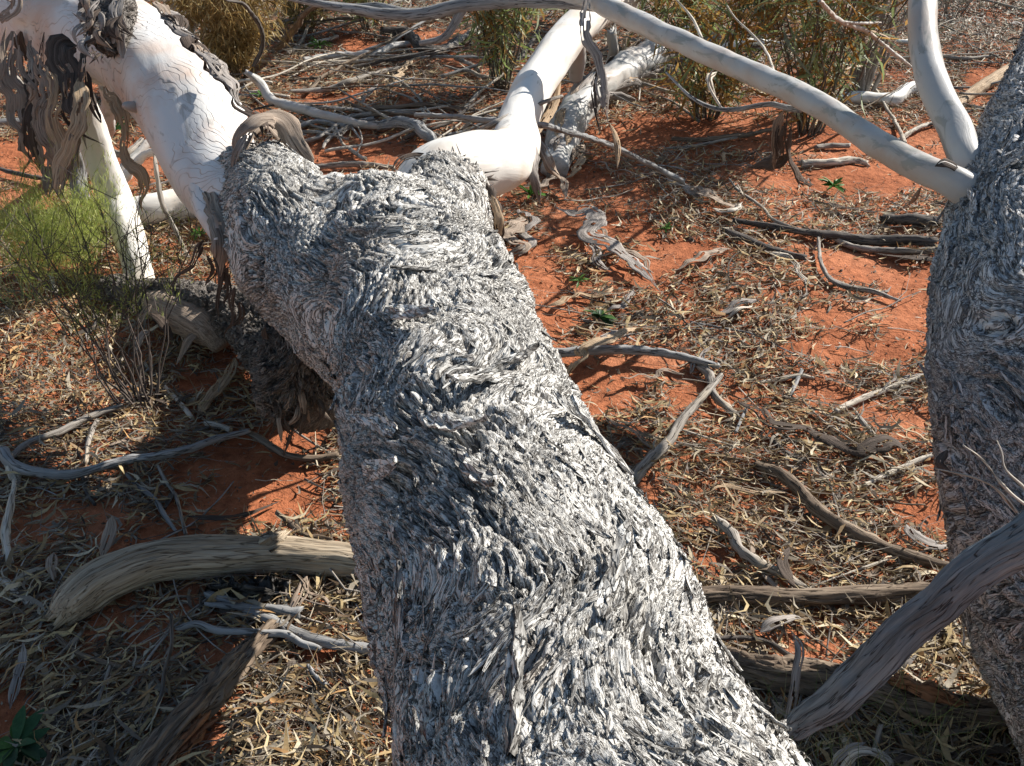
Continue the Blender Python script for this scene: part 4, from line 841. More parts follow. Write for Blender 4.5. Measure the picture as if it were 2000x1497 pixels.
# second rough limb behind the cream one, lying on the ground
sec = empty('fallen_limb', tuple(G(1110, 300)), 'peeling grey and cream limb lying behind the bent cream limb', 'branch')
P = path([(1085, 330, 52), (1100, 280, 66), (1118, 225, 66), (1150, 190, 66), (1200, 155, 68), (1250, 125, 66), (1300, 98, 60), (1380, 60, 50)], 0)
V, Fc, at, _, _ = tube(P, seg=44, step=.012, lump=.14, grain=.008, gf=(5, 40), wob=.1, seed=12.3); obj('limb', V, Fc, M['limb'], sec, attrs=at)
for k in range(34):
    t = RNG.uniform(0, len(P)-1.01); i = int(t); q = P[i]*(1-t+i)+P[i+1]*(t-i); a = RNG.uniform(-.4, 2.6); tt = P[i+1, :3]-P[i, :3]; tt /= np.linalg.norm(tt)
    o_ = np.array([math.cos(a)*.7, -math.cos(a)*.5, math.sin(a)]); o_ /= np.linalg.norm(o_); r = q[3]
    p = [q[:3]+o_*r*1.0, q[:3]+o_*r*1.15+tt*.08, q[:3]+o_*r*RNG.uniform(1.1, 1.9)+tt*.16+np.array([.02, -.03, -.05])*RNG.random(), q[:3]+o_*r*RNG.uniform(1.0, 2.2)+tt*.2+np.array([.03, -.04, -.10])*RNG.random()]
    for pp in p: pp[2] = max(pp[2], .01)
    V, Fc, at = ribbon(p, [.02, .04, .03, .008], face=o_, seed=seed(), cup=.4)
    obj('bark_ribbon', V, Fc, M[['ribbon_grey', 'ribbon', 'ribbon_tan', 'ribbon_grey'][k % 4]], sec, attrs=at)
# low rough log with exposed pink wood under the fork on the left, shaggy broken end
low = empty('fallen_limb', tuple(G(470, 720)), 'shaggy dark limb lying under the fork, its pink wood showing', 'branch')
PL = path([(640, 800, 120, .10), (590, 740, 135, .12), (540, 680, 125, .10), (480, 630, 100, .07), (400, 600, 84, .04), (330, 580, 72, .0), (270, 575, 60, .0), (200, 560, 40, .0)])
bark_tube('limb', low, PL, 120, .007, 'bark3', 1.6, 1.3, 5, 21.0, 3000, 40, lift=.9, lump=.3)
P2 = path([(440, 668, 40, .03), (415, 636, 70, .05), (375, 612, 74, .05), (330, 592, 66, .03), (300, 582, 40, .02)])
P2[:, 1] -= .03; V, Fc, at, _, _ = tube(P2, seg=40, step=.01, lump=.1, grain=.008, gf=(60, 12), seed=5.5)
po = obj('bare_wood', V, Fc, M['ribbon'], low, attrs=at); po['label'] = 'bare pinkish ribbed wood'
P3 = A4([(600, 640, 2.62, .05), (585, 700, 2.58, .10), (578, 760, 2.60, .09), (585, 810, 2.66, .04)])
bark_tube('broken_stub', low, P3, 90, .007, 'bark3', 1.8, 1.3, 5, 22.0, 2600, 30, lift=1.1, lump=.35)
for k in range(34):
    x, y = RNG.uniform(530, 625), RNG.uniform(690, 815); z = RNG.uniform(2.5, 2.6)
    l = RNG.uniform(30, 90)
    V, Fc, at = ribbon([W(x, y, z), W(x+RNG.uniform(-15, 15), y+l*.5, z-.01), W(x+RNG.uniform(-25, 25), y+l, z+.02)], [.012, .016, .004], face=(0, -.8, .5), seed=seed(), step=.012, cup=.3)
    obj('bark_ribbon', V, Fc, M[['ribbon_dark', 'ribbon', 'ribbon_dark'][k % 3]], low, attrs=at)
for k in range(16):
    x, y = RNG.uniform(290, 470), RNG.uniform(560, 650); h = RNG.uniform(.1, .16)
    q = G(x, y, h); d = np.array([RNG.uniform(-.08, .08), RNG.uniform(-.06, .02), 0])
    V, Fc, at = ribbon([q, q+d*.5+[0, -.01, -.02], q+d+[0, -.03, -.07]], [.02, .03, .008], face=(0, -.6, .8), seed=seed(), cup=.3)
    obj('bark_ribbon', V, Fc, M[['ribbon', 'ribbon_grey', 'ribbon_dark'][k % 3]], low, attrs=at)
for pts, w_, m_, lb_, kw in [
    ([(1035, 425, .02), (1000, 440, .05), (985, 460, .05), (1020, 480, .04), (975, 505, .01)], [20, 48, 44, 36, 8], 'ribbon', 'wide grey brown wavy peel beside the right edge of the fork', dict(cup=.15)),
    ([(1010, 410, .03), (1045, 430, .05), (1020, 455, .04), (1040, 470, .02), (1010, 500, .01)], [12, 22, 18, 22, 6], 'ribbon_grey', 'narrow folded peel next to the wide wavy peel', {}),
    ([(1085, 405, .02), (1120, 415, .05), (1150, 410, .06), (1165, 430, .06), (1145, 455, .05), (1190, 475, .05), (1220, 500, .04), (1255, 530, .03), (1290, 568, .01)], [12, 34, 44, 46, 40, 40, 34, 26, 8], 'ribbon_grey', 'big flowing grey ribbon of bark on the red sand', dict(cup=.06, wave=.004, wl=.13, gap=.2, tw=.3)),
    ([(1150, 460, .03), (1165, 490, .04), (1170, 515, .02), (1195, 530, .01)], [14, 22, 20, 6], 'ribbon_grey', 'side flap of the big flowing ribbon', {}),
    ([(1170, 440, .05), (1200, 480, .05), (1250, 500, .04), (1275, 535, .01)], [8, 16, 16, 8], 'ribbon', 'thin strip lying along the big flowing ribbon', {}),
    ([(1068, 600, .01), (1095, 588, .03), (1130, 575, .02), (1165, 578, .02), (1190, 570, .03), (1195, 558, .02)], [8, 20, 14, 10, 12, 5], 'ribbon_tan', 'tan curved peel with a hooked end on the sand', {}),
    ([(1312, 530, .005), (1350, 512, .02), (1385, 495, .02), (1425, 485, .01)], [6, 20, 24, 8], 'ribbon', 'pink grey leaf shaped peel on the sand', dict(fray=.1)),
    ([(1170, 610, .01), (1205, 600, .03), (1230, 580, .03), (1235, 565, .02)], [8, 14, 14, 5], 'ribbon_grey', 'grey peel behind the dark green weed', {}),
    ([(1400, 612, .02), (1430, 600, .04), (1460, 585, .05), (1485, 592, .03)], [12, 20, 24, 10], 'ribbon_grey', 'arched grey peel over a small hollow', dict(cup=.4)),
    ([(1418, 620, .01), (1440, 605, .04), (1470, 598, .04)], [12, 22, 8], 'pale_wood', 'pale arched peel under the grey one', dict(cup=.4)),
    ([(1340, 360, .02), (1380, 378, .04), (1420, 398, .03), (1450, 402, .02)], [16, 30, 26, 18], 'ribbon', 'broad brown strip ending in a pale curl', {}),
    ([(1390, 408, .02), (1430, 412, .04), (1448, 395, .05)], [14, 20, 12], 'pale_wood', 'pale curled tip beside the broad brown strip', dict(cup=.5)),
    ([(1295, 345, .01), (1340, 368, .02), (1375, 395, .01)], [8, 16, 8], 'ribbon_grey', 'thin grey peel left of the broad brown strip', {}),
    ([(600, 265, .03), (560, 255, .05), (520, 262, .03)], [8, 14, 6], 'ribbon_grey', 'grey strip behind the arched curl', {}),
    ([(755, 175, .01), (775, 150, .05), (800, 120, .08), (822, 112, .06)], [16, 18, 14, 8], 'ribbon_tan', 'orange brown upright peel in the upper litter', {}),
    ([(700, 205, .01), (722, 180, .05), (735, 165, .06)], [10, 16, 8], 'ribbon_grey', 'short grey upright peel near the orange one', {}),
    ([(1140, 300, .12), (1125, 330, .08), (1105, 350, .03)], [14, 22, 10], 'ribbon_tan', 'tan peel at the foot of the peeling limb', {}),
    ([(1050, 370, .08), (1080, 345, .10), (1100, 355, .06), (1105, 390, .01)], [14, 22, 20, 8], 'ribbon', 'brown looped peel under the cream limb', {}),
    ([(1140, 830, .005), (1128, 780, .01), (1128, 770, .01)], [4, 6, 3], 'ribbon_tan', 'tiny peel by the trunk edge', {}),
    ([(1600, 395, .01), (1650, 405, .02), (1715, 415, .01)], [6, 16, 8], 'ribbon_dark', 'dark flat strip below the small rosette plant', {})]:
    kw = dict(kw); kw.setdefault('cup', .12); kw.setdefault('wave', .006); kw.setdefault('wl', .09)
    strip('bark_strip', lb_, 'bark', [(p[0], p[1], w*.9, p[2]*.5+.006) for p, w in zip(pts, w_)], m_, **kw)
# ------------------------------------------------------------------ leaf litter
BARE = [(1540, 275, 330, 26), (1280, 262, 140, 26), (1720, 335, 130, 34), (1650, 360, 60, 25), (1120, 345, 60, 36), (700, 300, 130, 28), (610, 345, 120, 18), (1130, 450, 75, 45), (1330, 505, 75, 28), (1060, 590, 50, 45),
        (1700, 520, 110, 36), (1770, 610, 60, 80), (1640, 630, 75, 22), (1640, 690, 90, 24), (1160, 755, 90, 55), (1270, 960, 30, 30), (500, 940, 120, 75), (580, 850, 60, 40), (1030, 520, 50, 40), (1250, 540, 60, 25),
        (60, 330, 130, 40), (280, 320, 60, 40), (40, 400, 80, 25), (850, 90, 60, 25), (940, 130, 70, 22), (700, 90, 50, 14), (1920, 150, 30, 24), (1850, 320, 60, 30), (440, 490, 20, 40), (130, 510, 55, 26), (230, 560, 30, 26),
        (1390, 1085, 40, 22), (380, 750, 40, 18), (200, 1010, 40, 16), (20, 1410, 45, 60), (400, 1440, 60, 30), (620, 1290, 40, 20), (1800, 990, 55, 22), (1745, 700, 70, 18), (480, 1010, 60, 25), (450, 700, 30, 22), (640, 1000, 30, 16), (1500, 210, 40, 12), (1290, 720, 40, 20)]
def dens(x, y):
    px, py, z = proj(x, y, 0.0); d = np.ones_like(px)
    jx = pn(np.stack([x*6, y*6, 0*x], 1)); jy = pn(np.stack([x*16, y*16, 0*x+4], 1))
    for cx, cy, rx, ry in BARE:
        q = np.sqrt(((px-cx)/rx/1.2)**2+((py-cy)/ry/1.2)**2)+.5*jx+.25*jy
        d *= .03+.97*sstep(.75, 1.15, q)
    n = pn(np.stack([x*3.2, y*3.2, 0*x+7], 1)); n2 = pn(np.stack([x*11, y*11, 0*x+2], 1))
    return d*sstep(-.55, .25, n+.5*n2+.22+np.clip((y-4.5)*.25, 0, .6))
def scatter(n, lo, hi, gam=1.0):
    """ground points inside the view, denser near the camera"""
    y = lo+(hi-lo)*RNG.random(n)**gam; half = y*.66+.75
    x = RNG.uniform(-1, 1, n)*half; return x, y
def inview(x, y, m=120):
    px, py, _ = proj(x, y, 0.0); return (px > -m) & (px < 2000+m) & (py < 1500+m*2) & (py > -m*2)
PAL = [(.50, .38, .20, 3.2), (.37, .26, .13, 4), (.26, .18, .10, 3.6), (.34, .29, .22, 3.5), (.21, .175, .135, 3), (.13, .085, .05, 3.5), (.58, .49, .34, 1.8), (.42, .24, .10, 1), (.08, .06, .045, 2)]
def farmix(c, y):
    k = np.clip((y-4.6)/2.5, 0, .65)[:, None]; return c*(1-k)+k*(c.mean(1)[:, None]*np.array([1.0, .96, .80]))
def litter():
    x, y = scatter(720000, .75, 9.0, 1.25)
    k = inview(x, y, 50) & (RNG.random(len(x)) < dens(x, y)*np.interp(y, [.8, 2, 4, 5.5, 9.5], [.30, .36, .42, .65, .8])); x, y = x[k], y[k]; n = len(x)
    L = np.clip(RNG.lognormal(math.log(.040), .40, n), .012, .095); Wd = L*RNG.uniform(.065, .14, n); L *= np.interp(y, [1, 1.8, 4, 9], [1.35, 1.05, 1.05, 1.25]); Wd *= np.interp(y, [1, 1.8, 4, 9], [1.4, 1.05, 1.15, 1.5])
    lay = np.abs(RNG.normal(size=n))*.016*np.clip(dens(x, y), .1, 1)
    pos = np.stack([x, y, gh(x, y)+.005+lay], 1)
    flow = pn(np.stack([x*1.3, y*1.3, 0*x+11], 1))*2.2
    yaw = np.where(RNG.random(n) < .5, flow+RNG.normal(size=n)*.5, RNG.uniform(0, 6.28, n))
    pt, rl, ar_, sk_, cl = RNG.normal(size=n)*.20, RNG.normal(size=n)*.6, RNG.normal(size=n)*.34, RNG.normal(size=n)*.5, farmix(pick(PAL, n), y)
    m = y < 3.6; A1 = leaves(pos[m], yaw[m], pt[m], rl[m], L[m], Wd[m], ar_[m], sk_[m], cl[m], nst=4)
    m = ~m; A2 = leaves(pos[m], yaw[m], pt[m], rl[m], L[m], Wd[m], ar_[m], sk_[m], cl[m], nst=3)
    V = np.vstack([A1[0], A2[0]]); Fc = np.vstack([A1[1], A2[1]+len(A1[0])]); Cc = np.vstack([A1[2], A2[2]])
    o = obj('leaf_litter', V, Fc, M['leaf'], attrs={'col': Cc}, recentre=False); tag(o, 'thick litter of narrow dry gum leaves over the red sand', 'leaf litter', None, 'stuff')
    return n
nlit = litter()
def litter_twigs():
    x, y = scatter(60000, .75, 9, 1.2); k = inview(x, y) & (RNG.random(len(x)) < np.maximum(dens(x, y), .08)*.30); x, y = x[k], y[k]; n = len(x)
    L = np.clip(RNG.lognormal(math.log(.10), .5, n), .03, .40); a = np.where(RNG.random(n) < .5, pn(np.stack([x*1.1, y*1.1, 0*x+11], 1))*2, RNG.uniform(0, 3.14, n))
    D = np.stack([np.cos(a)*L, np.sin(a)*L, RNG.normal(size=n)*.07*L], 1); z0 = gh(x, y)+.008+np.abs(RNG.normal(size=n))*.014
    A = np.stack([x, y, z0], 1)-D/2; B = A+D
    g = np.maximum(gh(A[:, 0], A[:, 1])+.002, A[:, 2]); A[:, 2] = g; B[:, 2] = np.maximum(gh(B[:, 0], B[:, 1])+.002, B[:, 2])
    r = np.clip(RNG.lognormal(math.log(.0011), .45, n), .0006, .0045)
    V, Fc, Cc = twigs(A, B, r, pick([(.22, .18, .15, 3), (.32, .28, .24, 3), (.12, .09, .07, 3), (.45, .38, .28, 1.5), (.24, .12, .07, 1)], n), RNG.normal(size=n)*.10)
    tag(obj('twig_litter', V, Fc, M['twig'], attrs={'col': Cc}, recentre=False), 'fine dead twigs scattered through the leaf litter', 'twig litter', None, 'stuff')
litter_twigs()
def crumbs():
    x, y = scatter(70000, .75, 6, 1.1); k = inview(x, y, 40) & (RNG.random(len(x)) < .55); x, y = x[k], y[k]; n = len(x)
    L = np.clip(RNG.lognormal(math.log(.008), .5, n), .003, .028)
    pos = np.stack([x, y, gh(x, y)+.003+RNG.random(n)*.004], 1)
    V, Fc, Cc = leaves(pos, RNG.uniform(0, 6.28, n), RNG.normal(size=n)*.35, RNG.normal(size=n)*.8, L, L*RNG.uniform(.2, .7, n), RNG.normal(size=n)*.5, RNG.normal(size=n)*.3, pick([(.10, .07, .05, 3), (.2, .15, .11, 2), (.4, .33, .24, 2), (.3, .1, .05, 2)], n), nst=3)
    tag(obj('bark_crumbs', V, Fc, M['leaf'], attrs={'col': Cc}, recentre=False), 'tiny crumbs of bark and leaf sprinkled on the sand', 'crumbs', None, 'stuff')
crumbs()
# individual leaves lying on top, the ones that show largest
def leaf_meshes():
    out = []
    for q in range(9):
        L, wd = .085, (.012, .016, .020)[q % 3]; ns, nc = 7, 3; t = np.linspace(0, 1, ns); c = np.array([-1, 0, 1.])
        pr = np.interp(t, [0, .12, .35, .6, .85, 1], [.10, .6, 1, .88, .45, .03])
        X = (t[:, None]-.5)*L+0*c[None]; Y = c[None]*wd*.5*pr[:, None]+((t-.5)**2*4*(.02-.01*(q % 4)))[:, None]
        Z = ((t-.5)**2*4*(.016 if q % 2 else -.014))[:, None]+(c**2)[None]*.0035*pr[:, None]
        V = np.vstack([np.stack([X, Y, Z+.0004], -1).reshape(-1, 3), np.stack([X, Y, Z-.0004], -1).reshape(-1, 3)]); m = ns*nc
        Fa = grid_faces(ns, nc, False)[:, ::-1]
        col = np.tile(np.array(PAL[q][:3])*1.1, (len(V), 1))
        out.append(mkmesh('dry_leaf', V, [np.vstack([Fa, Fa[:, ::-1]+m])], M['leaf'], attrs={'col': col})[0])
    return out
lm = leaf_meshes(); x, y = scatter(6000, .9, 3.6, 1.0); k = inview(x, y, 0) & (RNG.random(len(x)) < dens(x, y)); x, y = x[k][:280], y[k][:280]
for i in range(len(x)):
    e = Matrix.Translation((x[i], y[i], gh(x[i], y[i])[0]+.022)) @ Matrix.Rotation(RNG.uniform(0, 6.28), 4, 'Z') @ Matrix.Rotation(RNG.normal()*.2, 4, 'Y') @ Matrix.Rotation(RNG.normal()*.5, 4, 'X') @ Matrix.Scale(RNG.uniform(.5, .9)*(1.25 if y[i] < 1.9 else .9), 4)
    tag(place('dry_leaf', lm[i % 9], e), 'narrow dry gum leaf lying on top of the litter', 'leaf', 'dry leaves lying on top of the litter')
# individual thin sticks among the litter
x, y = scatter(3000, 1.0, 7.5, 1.1); k = inview(x, y, 0); x, y = x[k], y[k]; k = RNG.random(len(x)) < np.maximum(.05, dens(x, y)); x, y = x[k][:210], y[k][:210]
for i in range(len(x)):
    a = pn(np.array([[x[i], y[i], 11.]]))[0]*2.4+RNG.normal()*.7; l = RNG.uniform(.07, .26); n = 5; pts = []; b = RNG.normal()*.18
    for t in np.linspace(-1, 1, n):
        xx, yy = x[i]+l*t*math.cos(a)-b*l*(1-t*t)*math.sin(a), y[i]+l*t*math.sin(a)+b*l*(1-t*t)*math.cos(a)
        pts.append([xx, yy, gh(xx, yy)[0]+.012+RNG.random()*.014, 0])
    r = RNG.uniform(.0014, .0038); P = np.array(pts); P[:, 3] = r*np.linspace(1, .55, n)
    V, Fc, at, _, _ = tube(P, seg=7, step=.015, wob=.6, lump=.2, grain=0, seed=seed(), jag=.8)
    tag(obj('dead_stick', V, Fc, M[['grey_wood', 'brown_wood', 'pale_wood', 'blue_wood', 'dark_wood'][i % 5]], attrs=at), 'thin dead stick lying in the leaf litter', 'stick', 'thin dead sticks in the leaf litter')
x, y = scatter(3000, 1.0, 7.5, 1.1); k = inview(x, y, 0); x, y = x[k], y[k]; k = RNG.random(len(x)) < np.maximum(.03, dens(x, y)); x, y = x[k][:80], y[k][:80]
for i in range(len(x)):
    a = RNG.uniform(0, 6.28); l = RNG.uniform(.05, .15); pts = []
    for t in np.linspace(-1, 1, 5):
        xx, yy = x[i]+l*t*math.cos(a)+RNG.normal()*.015, y[i]+l*t*math.sin(a)+RNG.normal()*.015; pts.append([xx, yy, gh(xx, yy)[0]+.012+RNG.random()*.03])
    V, Fc, at = ribbon(pts, RNG.uniform(.007, .018), seed=seed(), cup=RNG.uniform(.05, .35), cols=6, step=.014, wave=RNG.uniform(0, .01), wl=.1)
    tag(obj('bark_peel', V, Fc, M[['ribbon_grey', 'ribbon', 'ribbon_tan', 'ribbon_dark', 'ribbon_grey', 'pale_wood'][i % 6]], attrs=at), 'small curled peel of bark in the leaf litter', 'bark', 'small bark peels in the leaf litter')

# ------------------------------------------------------------------ shrubs and weeds
def shrub(name, label, px, py, stems, h, spread, nleaf, L, Wd, pal, droop=.3, lean=(0, 0), stem_col=(.12, .10, .08), rad=.006, twig_n=3, mat='green', arch=.15, low=.25, base_r=.05, cat='shrub'):
    b = G(px, py); root = empty(name, (b[0], b[1], b[2]-.01), label, cat)
    A, B, r = [], [], []; tips = []
    for i in range(stems):
        a = RNG.uniform(0, 6.28); rr = spread*RNG.uniform(.15, 1)**.7; hh = h*RNG.uniform(.7, 1.05)
        p0 = np.array([b[0]+base_r*math.cos(a)*RNG.random(), b[1]+base_r*math.sin(a)*RNG.random(), b[2]-.02])
        p3 = p0+np.array([rr*math.cos(a)+lean[0], rr*math.sin(a)*.8+lean[1], hh]); p1 = p0+(p3-p0)*.45+np.array([0, 0, .10*h])+RNG.normal(size=3)*.03*h
        for u, v, q in ((p0, p1, rad), (p1, p3, rad*.6)): A.append(u); B.append(v); r.append(q)
        for t in range(twig_n*2):
            f = RNG.uniform(low, 1); s0 = (p0+(p1-p0)*f*2) if f < .5 else (p1+(p3-p1)*(f-.5)*2)
            s1 = s0+np.array([RNG.normal()*.5, RNG.normal()*.5, RNG.uniform(.2, .9)])*spread*.55; A.append(s0); B.append(s1); r.append(rad*.35); tips.append((s0, s1))
        tips.append((p1, p3))
    A, B, r = np.array(A), np.array(B), np.array(r)
    V, Fc, Cc = twigs(A, B, r, np.tile(np.array(stem_col), (len(A), 1))*RNG.uniform(.7, 1.3, (len(A), 1)), RNG.normal(size=len(A))*.06, seg=5)
    so_ = obj('stems', V, Fc, M['twig'], root, attrs={'col': Cc}); so_['kind'] = 'stuff'
    n = nleaf; ti = RNG.integers(0, len(tips), n); f = RNG.uniform(.15, 1.0, n)[:, None]
    T0, T1 = np.array([t[0] for t in tips])[ti], np.array([t[1] for t in tips])[ti]
    pos = T0+(T1-T0)*f+RNG.normal(size=(n, 3))*L*.35; pos[:, 2] = np.maximum(pos[:, 2], b[2]+.01)
    dirv = (T1-T0)/np.linalg.norm(T1-T0, axis=1)[:, None]+RNG.normal(size=(n, 3))*.55+np.array([0, 0, -droop*2])
    dirv /= np.linalg.norm(dirv, axis=1)[:, None]; Ls = RNG.uniform(.6, 1.2, n)*L
    V, Fc, Cc = leaves(pos, np.arctan2(dirv[:, 1], dirv[:, 0]), np.arcsin(np.clip(dirv[:, 2], -1, 1)), RNG.uniform(-1.5, 1.5, n), Ls, Ls*Wd*RNG.uniform(.7, 1.3, n), RNG.normal(size=n)*arch, RNG.normal(size=n)*.2, pick(pal, n), nst=3 if L < .05 else 4)
    fo = obj('foliage', V, Fc, M[mat], root, attrs={'col': Cc}); fo['kind'] = 'stuff'
    return root
GRN = [(.42, .50, .11, 4), (.52, .58, .17, 3), (.58, .60, .26, 2), (.26, .34, .08, 2)]
shrub('green_shrub', 'feathery yellow green shrub at the left edge', 50, 600, 30, .46, .30, 11000, .028, .07, GRN, -.55, twig_n=5, rad=.0016, stem_col=(.30, .32, .14))
shrub('green_shrub', 'low feathery green shrub between the left edge shrub and white prop', 165, 560, 22, .36, .22, 7000, .028, .07, GRN, -.55, twig_n=5, rad=.0016, stem_col=(.30, .32, .14))
shrub('twiggy_shrub', 'dark stemmed twiggy shrub with sparse green tips in the shade', 275, 800, 20, .58, .25, 3600, .024, .07, GRN[:2]+[(.10, .13, .05, 3)], -.35, stem_col=(.10, .08, .07), twig_n=5, rad=.0036, low=.45, lean=(-.06, .1), base_r=.04)
shrub('straw_shrub', 'straw coloured dry tussock shrub behind the white limb', 470, 150, 46, .62, .32, 5200, .075, .10, [(.42, .30, .12, 4), (.34, .22, .08, 3), (.50, .40, .20, 2), (.20, .13, .05, 1)], .8, rad=.003, stem_col=(.2, .14, .07), low=.1)
shrub('straw_shrub', 'small straw tussock left of the propped dark branch', 600, 60, 22, .5, .3, 2600, .08, .09, [(.40, .29, .12, 4), (.2, .22, .08, 2), (.50, .40, .20, 2)], .6, rad=.003, stem_col=(.2, .14, .07), low=.1)
ACA = [(.26, .33, .11, 4), (.36, .41, .20, 3), (.34, .18, .05, 3), (.42, .26, .09, 2), (.32, .35, .24, 2)]
shrub('wattle_shrub', 'green and rust leaved shrub left of the cream limb', 980, 175, 20, .85, .34, 1800, .12, .085, ACA, .55, rad=.005, low=.15)
shrub('wattle_shrub', 'small green shrub just under the overhead dead branch', 720, 60, 16, .6, .30, 1600, .10, .085, ACA, .5, rad=.004, low=.15)
shrub('wattle_shrub', 'dense rust and green shrub right of the peeling limb', 1380, 230, 20, .75, .42, 1500, .13, .08, [(.26, .32, .12, 3), (.32, .17, .04, 4), (.42, .26, .08, 3), (.18, .22, .12, 2)], .55, rad=.005, low=.1)
shrub('wattle_shrub', 'rust leaved shrub under the middle of the diagonal branch', 1580, 260, 18, .95, .42, 1300, .14, .08, [(.26, .33, .14, 4), (.34, .17, .04, 3), (.40, .24, .08, 2), (.26, .30, .20, 2)], .55, rad=.006, low=.1)
shrub('wattle_shrub', 'green shrub at the top edge above the diagonal branch', 1500, 60, 18, 1.1, .6, 1300, .14, .085, ACA, .5, rad=.006, low=.1)
shrub('wattle_shrub', 'leafy shrub at the top edge behind the cream limb', 1130, 60, 18, 1.0, .5, 1300, .13, .085, ACA, .5, rad=.006, low=.1)
shrub('grey_shrub', 'bare grey stemmed shrub left of the upright branch', 1680, 190, 14, 1.2, .22, 700, .05, .10, [(.20, .20, .14, 2), (.3, .25, .15, 1)], .1, rad=.010, stem_col=(.24, .22, .20), low=.3)
shrub('grey_shrub', 'low sparse grey shrub near the top right corner', 1860, 40, 18, .35, .3, 900, .03, .12, [(.22, .22, .15, 2), (.12, .10, .07, 1)], .0, rad=.003, stem_col=(.15, .13, .11))
def weed(label, px, py, n, L, wd, cols, up=.5):
    L *= .72; wd *= .8; n = int(n*1.3)
    b = G(px, py); root = empty('rosette_weed', tuple(b), label, 'plant'); mes = []
    for q in range(3):
        ns, nc = 7, 3; t = np.linspace(0, 1, ns); c = np.array([-1, 0, 1.]); pr = np.interp(t, [0, .3, .65, .9, 1], [.15, .5, 1, .6, .1])
        X = t[:, None]*L+0*c[None]; Y = c[None]*wd*.5*pr[:, None]*(1+.1*RNG.normal(size=(ns, 1))); Z = (-t**2*L*.4)[:, None]+(np.abs(c))[None]*wd*.18*pr[:, None]
        V = np.vstack([np.stack([X, Y, Z+.0005], -1).reshape(-1, 3), np.stack([X, Y, Z-.0005], -1).reshape(-1, 3)]); m = ns*nc
        Fa = grid_faces(ns, nc, False)[:, ::-1]
        mes.append(mkmesh('leaf', V, [np.vstack([Fa, Fa[:, ::-1]+m])], M['green'], attrs={'col': np.tile(np.array(cols[q % len(cols)]), (len(V), 1))})[0])
    for i in range(n):
        e = Matrix.Translation(Vector(b)+Vector((0, 0, .022+L*.12))) @ Matrix.Rotation(i*2.4+RNG.normal()*.5, 4, 'Z') @ Matrix.Rotation(-up-RNG.uniform(-.5, .6), 4, 'Y') @ Matrix.Rotation(RNG.normal()*.4, 4, 'X') @ Matrix.Scale(RNG.uniform(.35, 1.1), 4)
        place('leaf', mes[i % 3], e, root)
G1 = [(.10, .24, .04), (.14, .30, .06), (.08, .19, .03)]
weed('fresh green rosette weed beside the bend of the cream limb', 1035, 395, 18, .10, .022, G1, .7)
weed('bright green rosette weed on red sand near the right trunk', 1625, 378, 26, .085, .022, G1, .6)
weed('dark blue green rosette weed behind the tan zigzag peel', 1170, 634, 18, .075, .026, [(.04, .09, .04), (.06, .12, .05), (.08, .18, .04)], .45)
weed('tiny green weed in the litter right of the big flowing ribbon', 1300, 460, 12, .05, .012, G1, .6)
weed('tiny green weed at the tip of the hooked tan peel', 1130, 562, 12, .055, .012, G1, .5)
weed('large dark green leafy weed in the bottom left corner', 40, 1478, 22, .095, .034, [(.05, .13, .05), (.09, .20, .05), (.04, .09, .04)], .35)
weed('green weed seen behind the hanging tan ribbon', 228, 268, 16, .10, .022, G1, .7)
weed('small green weed behind the silver branch', 512, 200, 14, .07, .018, G1, .6)
weed('green weed at the foot of the straw tussocks', 625, 100, 16, .10, .02, G1, .6)
weed('little green weed at the edge of the litter mid right', 1210, 930, 6, .03, .01, G1, .6)
weed('tiny green weed on the sand under the fork', 392, 470, 10, .05, .014, G1, .6)
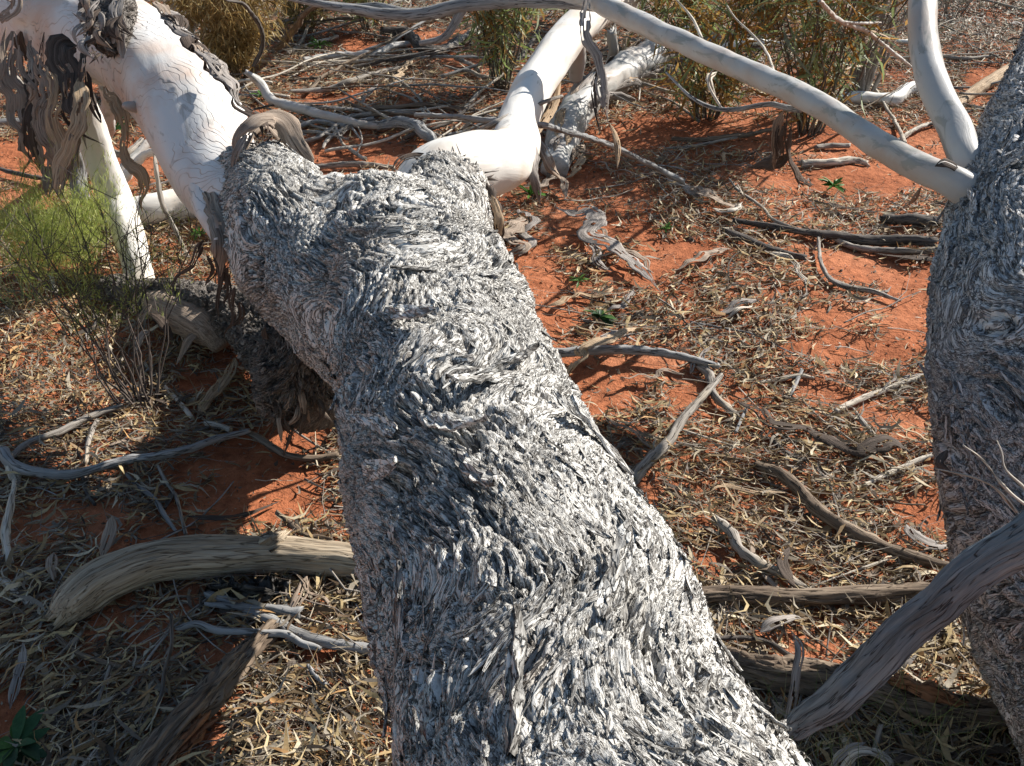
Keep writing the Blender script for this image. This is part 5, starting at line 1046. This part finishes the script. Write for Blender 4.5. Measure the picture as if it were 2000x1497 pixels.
# bare wiry twigs in front of the right trunk
for pts, lb_ in [([(1990, 1010, 1.72, .003), (1950, 960, 1.7, .0028), (1905, 935, 1.7, .0024), (1870, 925, 1.7, .002), (1828, 915, 1.7, .0012)], 'long thin bare twig reaching left before the right trunk'),
                 ([(2010, 960, 1.63, .003), (1965, 920, 1.63, .002), (1955, 885, 1.63, .0016), (1945, 860, 1.63, .001)], 'upright bare twig against the right trunk'),
                 ([(2010, 990, 1.63, .003), (1960, 950, 1.63, .002), (1920, 900, 1.63, .0014), (1880, 870, 1.63, .001)], 'slanting bare twig against the right trunk')]:
    V, Fc, at, _, _ = tube(A4(pts), seg=6, step=.01, wob=1.2, seed=seed()); tag(obj('bare_twig', V, Fc, M['pale_wood'], attrs=at), lb_, 'twig')
for pts, lb_ in [([(1160, 1260, 1.17, .0012), (1195, 1310, 1.13, .0014), (1212, 1350, 1.11, .0014), (1210, 1400, 1.08, .0016), (1215, 1460, 1.05, .0016)], 'fine red brown forked twig lying on the trunk bark'),
                 ([(1060, 1475, 1.03, .002), (1120, 1470, 1.02, .003), (1180, 1468, 1.02, .002)], 'pale tan stick fragment at the bottom of the trunk'),
                 ]:
    V, Fc, at, _, _ = tube(A4(pts), seg=6, step=.01, wob=.6, seed=seed()); tag(obj('loose_twig', V, Fc, M['red_wood' if 'red' in lb_ else 'ribbon_tan'], attrs=at), lb_, 'twig')
# green grass blades at the dark bottom right corner
n = 260; x = RNG.uniform(.35, .95, n); y = RNG.uniform(.9, 1.25, n)
A = np.stack([x, y, gh(x, y)], 1); B = A+np.stack([RNG.normal(size=n)*.06, RNG.normal(size=n)*.06, RNG.uniform(.05, .18, n)], 1)
V, Fc, Cc = twigs(A, B, np.full(n, .0011), pick([(.14, .18, .06, 2), (.30, .27, .14, 2)], n), RNG.normal(size=n)*.15)
tag(obj('thin_grass', V, Fc, M['twig'], attrs={'col': Cc}), 'sparse wiry grass in the shade at bottom right', 'grass', None, 'stuff')
# more thin branches tangled on the ground behind the fork and along the top
for i in range(90):
    cx, cy = (RNG.uniform(470, 1000), RNG.uniform(40, 290)) if i < 62 else (RNG.uniform(1000, 2000), RNG.uniform(-10, 230))
    g0 = G(cx, cy); l = RNG.uniform(.12, .55); a = RNG.normal()*.5+(.25 if i % 3 else 2.7); b = RNG.normal()*.22; pts = []; lf = RNG.uniform(0, .10)
    for t in np.linspace(-1, 1, 6):
        xx, yy = g0[0]+l*t*math.cos(a)-b*l*(1-t*t)*math.sin(a), g0[1]+l*t*math.sin(a)+b*l*(1-t*t)*math.cos(a); pts.append([xx, yy, gh(xx, yy)[0]+.015+lf*(t+1)*.5+RNG.random()*.015, 0])
    r = RNG.uniform(.004, .013); P = np.array(pts); P[:, 3] = r*np.linspace(1, .4, 6)
    V, Fc, at, _, _ = tube(P, seg=8, step=.025, wob=.7, lump=.2, grain=0, seed=seed(), jag=.8)
    tag(obj('fallen_branch', V, Fc, M[['grey_wood', 'blue_wood', 'brown_wood', 'grey_wood', 'pale_wood', 'dark_wood'][i % 6]], attrs=at), 'thin dead branch lying in the tangle beyond the fallen tree', 'branch', 'thin dead branches tangled beyond the fallen tree')
print('LITTER', nlit, 'TRIS', sum(len(o.data.loops)-2*len(o.data.polygons) for o in SC.objects if o.type == 'MESH'))
